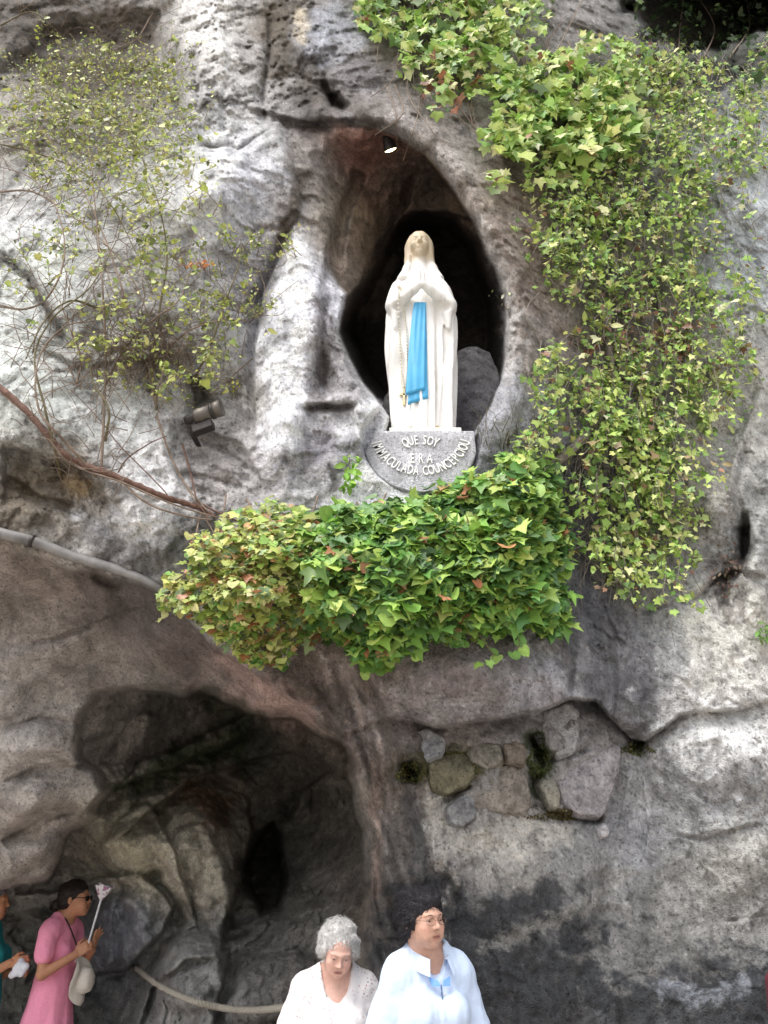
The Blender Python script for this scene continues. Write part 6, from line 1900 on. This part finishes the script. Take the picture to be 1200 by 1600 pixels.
put('placket', make_mesh('placket', A.world(tube(pp_, [.0026 + .0016 * (k % 2) for k in range(30)], 6)[0]), tube(pp_, .003, 6)[1], True, [simple_mat('navy_trim', tuple(lin((96, 116, 150))), .8)]), A.root)
for k in range(3):
    z_ = 1.205 - k * .085
    bt = A.world(np.array([[.018, frontY(A, .018, z_, .020) - .012, z_]]))[0]
    put('button', make_mesh('button', *lathe([(0, .004), (.0055, .003), (.0065, 0), (.0055, -.003)], 10, frame_from((math.sin(A.yaw), -math.cos(A.yaw), 0)), bt), True, [simple_mat('pearl_button', tuple(lin((226, 226, 230))), .3)]), A.root)
A.legs(DARKCL, SHOE)
def hairA(F):
    F.ell(A.hp((0, .028, .042)), (.092 * A.facew, .110, .092), .02, A.RM)
    F.ell(A.hp((0, .052, .000)), (.088 * A.facew, .084, .088), .02, A.RM)
    F.ell(A.hp((.01, -.030, .088)), (.064, .055, .038), .02, A.RM)
    for q in (-1, 1):
        F.ell(A.hp((q * .076, .002, .010)), (.016, .040, .040), .02, A.RM)
        F.cap(A.hp((q * .075, -.018, -.005)), A.hp((q * .072, -.024, -.035)), .011, .005, .012)
A.hair(hairA, lambda q: .007 * ridged(q * np.array([26, 5, 26]) + fbm(q * 5, 2, 5)[:, None] * .8, 2, 8), cut=(.068, .080, .092), cutc=(0.0, -.103, -.030), strands=(3600, .070, .004, .02, .0011, 3), flow=lambda q: (.15 * np.sign(q[0]) * (q[2] < .03), 1, -.05 if q[1] < -.02 else -.6))
# spectacles
def specs(P, mat, lens=None, r=.019, rz=.015, th=.0011, name='glasses'):
    parts = []; lensp = []
    for q in (-1, 1):
        a_ = np.linspace(0, 2 * np.pi, 21)
        ring = np.array([P.hp((q * .033 + r * math.cos(t) * (1.15), -.1035 + .006 * abs(math.cos(t)) * (1 if math.cos(t) * q > 0 else 0), -.002 + rz * math.sin(t))) for t in a_])
        parts.append(tube(ring, th, 6))
        parts.append(tube([P.hp((q * .054, -.098, .003)), P.hp((q * .074, -.05, .005)), P.hp((q * .080, .005, .004))], th, 6))
        if lens:
            c = P.hp((q * .033, -.1035, -.002)); lv = np.vstack([ring[:-1], c]); n_ = 20; k_ = np.arange(n_)
            lensp.append((lv, [np.stack([k_, (k_ + 1) % n_, np.full(n_, n_)], -1)]))
    parts.append(tube([P.hp((-.014, -.104, .002)), P.hp((0, -.107, .005)), P.hp((.014, -.104, .002))], th, 6))
    V, Q = merge(parts); g_ = put(name, make_mesh(name, P.world(V), Q, True, [mat]), P.root)
    if lens:
        V, Q = merge(lensp); put('lens', make_mesh('lens', P.world(V), Q, True, [lens]), g_)
specs(A, WIRE)

# ---------------------------------------------------------------- grey-haired woman in the flowered blouse
f1, H1 = stand(526, 1446, 4.3)
B_ = Person('elderly woman with curly white hair looking down in a pale flowered blouse', f1, R(8), H1 + .02, (214, 172, 156), (232, 230, 228), (R(6), R(-32), R(3)), .05, 1.06, .0046, headoff=(.0, -.02, -.012))
B_.body([dict(j=[B_.L((-.185, .01, 1.255)), B_.L((-.255, .02, 1.00)), (-.30, -.08, .80)], d=(0, -.3, -1), n=(1, 0, 0), t=(0, -1, 0)),
         dict(j=[B_.L((.185, .01, 1.255)), B_.L((.255, .02, 1.00)), (.28, -.08, .80)], d=(0, -.3, -1), n=(-1, 0, 0), t=(0, -1, 0))], lo=(-.42, -.40, .60))
browg = simple_mat('grey_brow', tuple(lin((150, 136, 126))), .8)
B_.eyes(browg, (90, 90, 96))
m, n, l, b = mat_new('flowered_cotton')
tc = n.new('ShaderNodeTexCoord'); vo = n.new('ShaderNodeTexVoronoi'); vo.inputs['Scale'].default_value = 62; vo.inputs['Randomness'].default_value = 1
nz = n.new('ShaderNodeTexNoise'); nz.inputs['Scale'].default_value = 16; nz.inputs['Detail'].default_value = 5
l.new(tc.outputs['Object'], vo.inputs['Vector']); l.new(tc.outputs['Object'], nz.inputs['Vector'])
cr = n.new('ShaderNodeValToRGB'); cr.color_ramp.elements[0].position = .18; cr.color_ramp.elements[0].color = (1, 1, 1, 1); cr.color_ramp.elements[1].position = .34; cr.color_ramp.elements[1].color = (0, 0, 0, 1)
l.new(vo.outputs['Distance'], cr.inputs[0])
mk_ = n.new('ShaderNodeMapRange'); mk_.inputs[1].default_value = .42; mk_.inputs[2].default_value = .54; l.new(nz.outputs['Fac'], mk_.inputs[0])
mu = n.new('ShaderNodeMath'); mu.operation = 'MULTIPLY'; l.new(cr.outputs[0], mu.inputs[0]); l.new(mk_.outputs[0], mu.inputs[1])
c2 = n.new('ShaderNodeValToRGB'); e = c2.color_ramp.elements; e[0].color = (*lin((206, 150, 164)), 1); e[1].color = (*lin((150, 160, 150)), 1)
sp_ = n.new('ShaderNodeSeparateColor'); l.new(vo.outputs['Color'], sp_.inputs[0]); l.new(sp_.outputs[0], c2.inputs[0])
mx = n.new('ShaderNodeMix'); mx.data_type = 'RGBA'; mx.inputs[6].default_value = (*lin((228, 224, 224)), 1)
l.new(mu.outputs[0], mx.inputs[0]); l.new(c2.outputs[0], mx.inputs[7]); l.new(mx.outputs[2], b.inputs['Base Color']); b.inputs['Roughness'].default_value = .85
M_FLOWER = m
def blouse(F):
    B_.torso(F, .018)
    for q in (-1, 1):
        F.cap(B_.L((q * .175, .01, 1.270)), B_.L((q * .250, .02, 1.05)), .068, .074, .05)
    F.a = np.maximum(F.a, .80 - np.broadcast_to(F.z, F.a.shape))
    F.cap(B_.L((0, .0, 1.40)), B_.L((0, -.13, 1.27)), .082, .064, .012, True)
    F.cap(B_.L((0, .01, 1.36)), B_.L((0, -.02, 1.46)), .075, .09, .01, True)
B_.cloth('blouse', blouse, M_FLOWER, (-.40, -.32, .74), (.40, .28, 1.46), .0062, .006, 10, 3, fvec=(1.4, 1, .5))
B_.legs(DARKCL, SHOE)
def hairB(F):
    F.ell(B_.hp((0, .028, .034)), (.090, .104, .086), .02, B_.RM)
    F.ell(B_.hp((0, .050, -.005)), (.090, .080, .085), .02, B_.RM)
    for q in (-1, 1):
        F.ell(B_.hp((q * .082, .0, .005)), (.022, .045, .050), .02, B_.RM)
    rg = np.random.default_rng(4)
    for _ in range(60):
        v = rg.normal(0, 1, 3); v /= np.linalg.norm(v)
        if v[1] < -.55 and v[2] < .5: continue
        F.ell(B_.hp(np.array([0, .03, .025]) + v * np.array([.088, .098, .084])), (.020, .020, .018), .012)
B_.hair(hairB, lambda q: .006 * fbm(q * 45, 3, 12), cut=(.066, .082, .104), cutc=(0, -.098, -.030), strands=(2600, .034, .007, .6, .0010, 5), flow=lambda q: (q[0] * 4, .6, -.2))

# ---------------------------------------------------------------- woman in pink with the candle
f2, H2 = stand(108, 1378, 6.55)
C_ = Person('woman in a long pink dress and sunglasses with dark hair tied back', f2, R(78), H2, (186, 134, 104), (36, 26, 22), (R(8), R(4), 0), .035, .82, .0052)
C_.body([dict(j=[C_.L((-.178, .01, 1.26)), C_.L((-.220, -.035, 1.015)), C_.L((-.130, -.215, 1.135))], d=(.25, -.75, .6), n=(1, -.2, .2), t=(0, .4, 1), curl=1.05),
         dict(j=[C_.L((.178, .01, 1.26)), C_.L((.210, -.06, 1.02)), C_.L((.10, -.205, 1.14))], d=(-.1, -.25, 1), n=(0, -1, 0), t=(-1, 0, 0), curls=[.05, .15, .28, .45])], lo=(-.46, -.55, .74))
C_.eyes(C_.hairm)
M_PINK = simple_mat('pink_cotton', tuple(lin((248, 156, 186))), .85, var=.08, scale=90, bump=.05)
def dress(F):
    C_.torso(F, .010)
    for q in (-1, 1):
        F.cap(C_.L((q * .172, .01, 1.27)), C_.L((q * (.205 if q < 0 else .20), -.015, 1.135)), .062, .066, .04)
    p_ = F.pts((slice(None),) * 3); zz = p_[..., 2]
    t = np.clip((1.0 - zz) / .95, 0, 1)
    ang = np.arctan2(p_[..., 0], -p_[..., 1])
    rad = (.128 + .24 * t ** 1.2) * (1 + (.075 * t) * np.sin(ang * 9 + 2 * np.sin(zz * 3)) + .03 * t * np.sin(ang * 17 + zz * 4))
    d = np.sqrt((p_[..., 0]) ** 2 + (p_[..., 1] * 1.12) ** 2) - rad
    d = np.maximum(d, np.maximum(zz - .99, .10 - zz))
    F.blend((slice(None),) * 3, (d * .85).astype(np.float32), .05)
    F.cap(C_.L((0, .01, 1.37)), C_.L((0, -.04, 1.43)), .074, .085, .01, True)
C_.cloth('dress', dress, M_PINK, (-.48, -.45, .08), (.48, .45, 1.44), .009, .006, 9, 5)
C_.legs(DARKCL, SHOE, skirt=1)
def hairC(F):
    F.ell(C_.hp((0, .024, .042)), (.088, .108, .090), .02, C_.RM)
    F.ell(C_.hp((0, .055, -.005)), (.078, .075, .075), .02, C_.RM)
    F.ell(C_.hp((0, .130, -.030)), (.045, .045, .042), .02, C_.RM)
C_.hair(hairC, lambda q: .004 * ridged(q * np.array([30, 12, 30]), 2, 18), cut=(.070, .080, .100), cutc=(0, -.098, -.038), strands=(900, .06, .003, .05, .0011, 7), flow=lambda q: (0, 1, -.35))
specs(C_, simple_mat('dark_plastic', (.02, .015, .015), .25), simple_mat('dark_lens', (.012, .01, .012), .08), .021, .017, .0028, 'sunglasses')
# lanyard and badge
lp = [C_.L((-.055, .03, 1.395)), C_.L((-.068, -.055, 1.345)), C_.L((-.050, -.125, 1.24)), C_.L((-.02, -.172, 1.14))]
put('lanyard', make_mesh('lanyard', C_.world(tube(spline(lp, 16), .005, 6)[0]), tube(spline(lp, 16), .005, 6)[1], True, [simple_mat('black_cord', (.015, .012, .014), .8)]), C_.root)
Vv, Ff = box(C_.L((-.045, -.185, 1.12)), (.028, .006, .040), None, .003)
put('badge', make_mesh('badge', C_.world(Vv), Ff, False, [simple_mat('white_card', tuple(lin((232, 230, 232))), .5)]), C_.root)
# candle with a paper shade
hw = C_.L((-.130, -.215, 1.135)); dd = np.array([.25, -.75, .6]); dd /= np.linalg.norm(dd)
grip = C_.pt(hw + dd * .085 + np.array([.012, 0, 0]))
topc = at(162, 1391, grip[1] - .02)
axis = topc - grip; axis /= np.linalg.norm(axis); M = frame_from(axis)
Lc = float(np.linalg.norm(topc - grip))
cnd = thing('candle', 'thin white candle with printed paper shade in the pink woman\'s hand', 'candle', tuple(grip))
m, n, l, b = mat_new('printed_paper')
tc = n.new('ShaderNodeTexCoord'); nz = n.new('ShaderNodeTexNoise'); nz.inputs['Scale'].default_value = 38; nz.inputs['Detail'].default_value = 3
l.new(tc.outputs['Object'], nz.inputs['Vector']); cr = n.new('ShaderNodeValToRGB'); e = cr.color_ramp.elements
e[0].position = .40; e[0].color = (*lin((170, 120, 150)), 1); e[1].position = .50; e[1].color = (*lin((234, 232, 236)), 1)
l.new(nz.outputs['Fac'], cr.inputs[0]); l.new(cr.outputs[0], b.inputs['Base Color']); b.inputs['Roughness'].default_value = .7
put('stick', make_mesh('stick', *lathe([(0, -.05), (.007, -.05), (.009, Lc - .02), (.010, Lc + .01), (0, Lc + .012)], 10, M, grip), True, [simple_mat('wax', tuple(lin((222, 224, 232))), .5)]), cnd)
nA = 12; pr = [(.012, -.062), (.030, -.040), (.054, .0), (.070, .034)]
V, Q = lathe(pr, nA, None); V = V.reshape(len(pr), nA, 3)
for j in range(nA):
    V[:, j, :2] *= (1.0 if j % 2 else .84); V[-1, j, 2] += (.012 if j % 4 == 1 else -.006)
V = V.reshape(-1, 3) @ M.T + topc
put('paper_shade', make_mesh('paper_shade', V, Q, False, [m]), cnd)
# sun hat hanging at her hip
hc = at(127, 1532, f2[1] - .20); Mh = frame_from((.97, -.24, .08))
pr = [(.165, -.010), (.150, .004), (.115, .008), (.092, .010), (.088, .040), (.078, .075), (.055, .090), (0, .094)]
hat = thing('sun_hat', 'crumpled beige sun hat hanging beside the pink dress', 'hat', tuple(hc))
V, Q = lathe(pr, 40, None); Q = Q[0]
ang = np.arctan2(V[:, 1], V[:, 0]); V[:, 2] += .018 * np.sin(ang * 3) * (np.hypot(V[:, 0], V[:, 1]) > .1) + .006 * fbm(V * 30, 2, 3); V[:, 0] *= .74; V *= .92
V = V @ Mh.T + hc
N = vnormals(V, Q); o = len(V); Vt = np.vstack([V, V - N * .003])
hatc = simple_mat('beige_canvas', tuple(lin((204, 196, 186))), .9, var=.12, scale=60, bump=.1)
ncr = 40 * 3
put('brim', make_mesh('brim', Vt, [np.vstack([Q[:ncr], Q[:ncr, ::-1] + o])], True, [hatc]), hat)
put('crown', make_mesh('crown', Vt, [np.vstack([Q[ncr:], Q[ncr:, ::-1] + o])], True, [hatc]), hat)

# ---------------------------------------------------------------- person in teal at the left edge
f3, H3 = stand(-7, 1382, 6.4)
D_ = Person('grey-haired person in a teal sleeveless top at the cave wall', f3, R(100), H3, (196, 140, 106), (120, 118, 122), (R(0), R(0), 0), .02, 1.12, .0056, headoff=(0, .05, 0))
elb = C_.L((-.215, -.02, .985)); 
D_.body([dict(j=[D_.L((-.195, .01, 1.26)), D_.L((-.235, -.055, .995)), D_.L((-.17, -.235, 1.10))], d=(.2, -1, .12), n=(1, 0, -.3), t=(0, 0, 1), curl=.9),
         dict(j=[D_.L((.185, .01, 1.26)), D_.L((.225, -.05, .99)), D_.L((.08, -.23, 1.04))], d=(-.5, -1, .1), n=(-1, 0, -.3), t=(0, 0, 1), curl=.9)], lo=(-.46, -.55, .74))
D_.eyes(browg)
M_TEAL = simple_mat('teal_cotton', tuple(lin((22, 128, 132))), .85, var=.1, scale=80)
def topD(F):
    D_.torso(F, .018); F.ell((0, 0, .80), (.215, .175, .22), .06); F.cap((0, 0, .7), (0, 0, .5), .2, .21, .05)
    F.cap(D_.L((0, .0, 1.38)), D_.L((0, -.06, 1.40)), .08, .085, .01, True)
    for q in (-1, 1): F.ell(D_.L((q * .235, .01, 1.27)), (.062, .1, .10), .02, None, True)
D_.cloth('dress', topD, M_TEAL, (-.40, -.36, .36), (.40, .30, 1.44), .009, .006, 8, 7)
D_.legs(DARKCL, SHOE)
def hairD(F):
    F.ell(D_.hp((0, .026, .044)), (.090, .108, .090), .02, D_.RM); F.ell(D_.hp((0, .052, -.01)), (.082, .078, .085), .02, D_.RM)
D_.hair(hairD, lambda q: .006 * fbm(q * 40, 3, 22))
hw = D_.pt(D_.L((-.17, -.235, 1.10)) + np.array([.2, -1, .12]) * .07)
bc = at(29, 1511, hw[1] - .03)
F = Field(bc - .14, bc + .14, .005)
cA, cB, cC = bc + np.array([.052, .0, .004]), bc + np.array([.030, -.01, -.034]), bc + np.array([-.040, .01, -.050])
for a_, b_ in ((hw, cA), (hw, cB), (hw, cC), (cA, cB), (cB, cC)):
    F.cap(a_, b_, .010, .013, .03)
F.ell(bc + np.array([.004, 0, -.006]), (.040, .012, .036), .02)
V, Q = F.mesh(); N = vnormals(V, Q); V = V + N * (.004 * ridged(V * 26, 2, 31))[:, None]
bagm = simple_mat('white_plastic', tuple(lin((214, 216, 224))), .4, var=.06, scale=30)
o = put('plastic_bag', make_mesh('plastic_bag', V, Q, True, [bagm])); tag(o, 'crumpled white plastic bag held by the person in teal', 'bag')

# ---------------------------------------------------------------- dark-haired person at the right edge
f4, H4 = stand(1246, 1428, 4.0)
E_ = Person('dark-haired person in maroon in front of the grey rock face', f4, R(-60), H4, (170, 120, 96), (52, 26, 30), (0, 0, 0), .02, 1.0, .006)
E_.body([dict(j=[E_.L((-.185, .01, 1.26)), E_.L((-.225, .03, 1.00)), (-.24, -.05, .80)], d=(0, -.2, -1), n=(1, 0, 0), t=(0, -1, 0)),
         dict(j=[E_.L((.185, .01, 1.26)), E_.L((.225, .03, 1.00)), (.24, -.05, .80)], d=(0, -.2, -1), n=(-1, 0, 0), t=(0, -1, 0))], lo=(-.42, -.36, .60))
E_.eyes(E_.hairm)
def shE(F):
    E_.torso(F, .018)
    for q in (-1, 1): F.cap(E_.L((q * .175, .01, 1.275)), E_.L((q * .228, .03, 1.06)), .064, .066, .05)
    F.a = np.maximum(F.a, .80 - np.broadcast_to(F.z, F.a.shape)); F.cap(E_.L((0, .01, 1.37)), E_.L((0, -.04, 1.44)), .074, .085, .01, True)
E_.cloth('shirt', shE, simple_mat('maroon_cotton', tuple(lin((96, 38, 48))), .85, var=.1, scale=80), (-.38, -.28, .74), (.38, .28, 1.46), .01, .006, 8, 9)
E_.legs(DARKCL, SHOE)
def hairE(F):
    F.ell(E_.hp((0, .026, .044)), (.092, .110, .092), .02, E_.RM); F.ell(E_.hp((0, .055, -.03)), (.085, .075, .11), .02, E_.RM)
E_.hair(hairE, lambda q: .005 * ridged(q * np.array([30, 14, 20]), 2, 26))
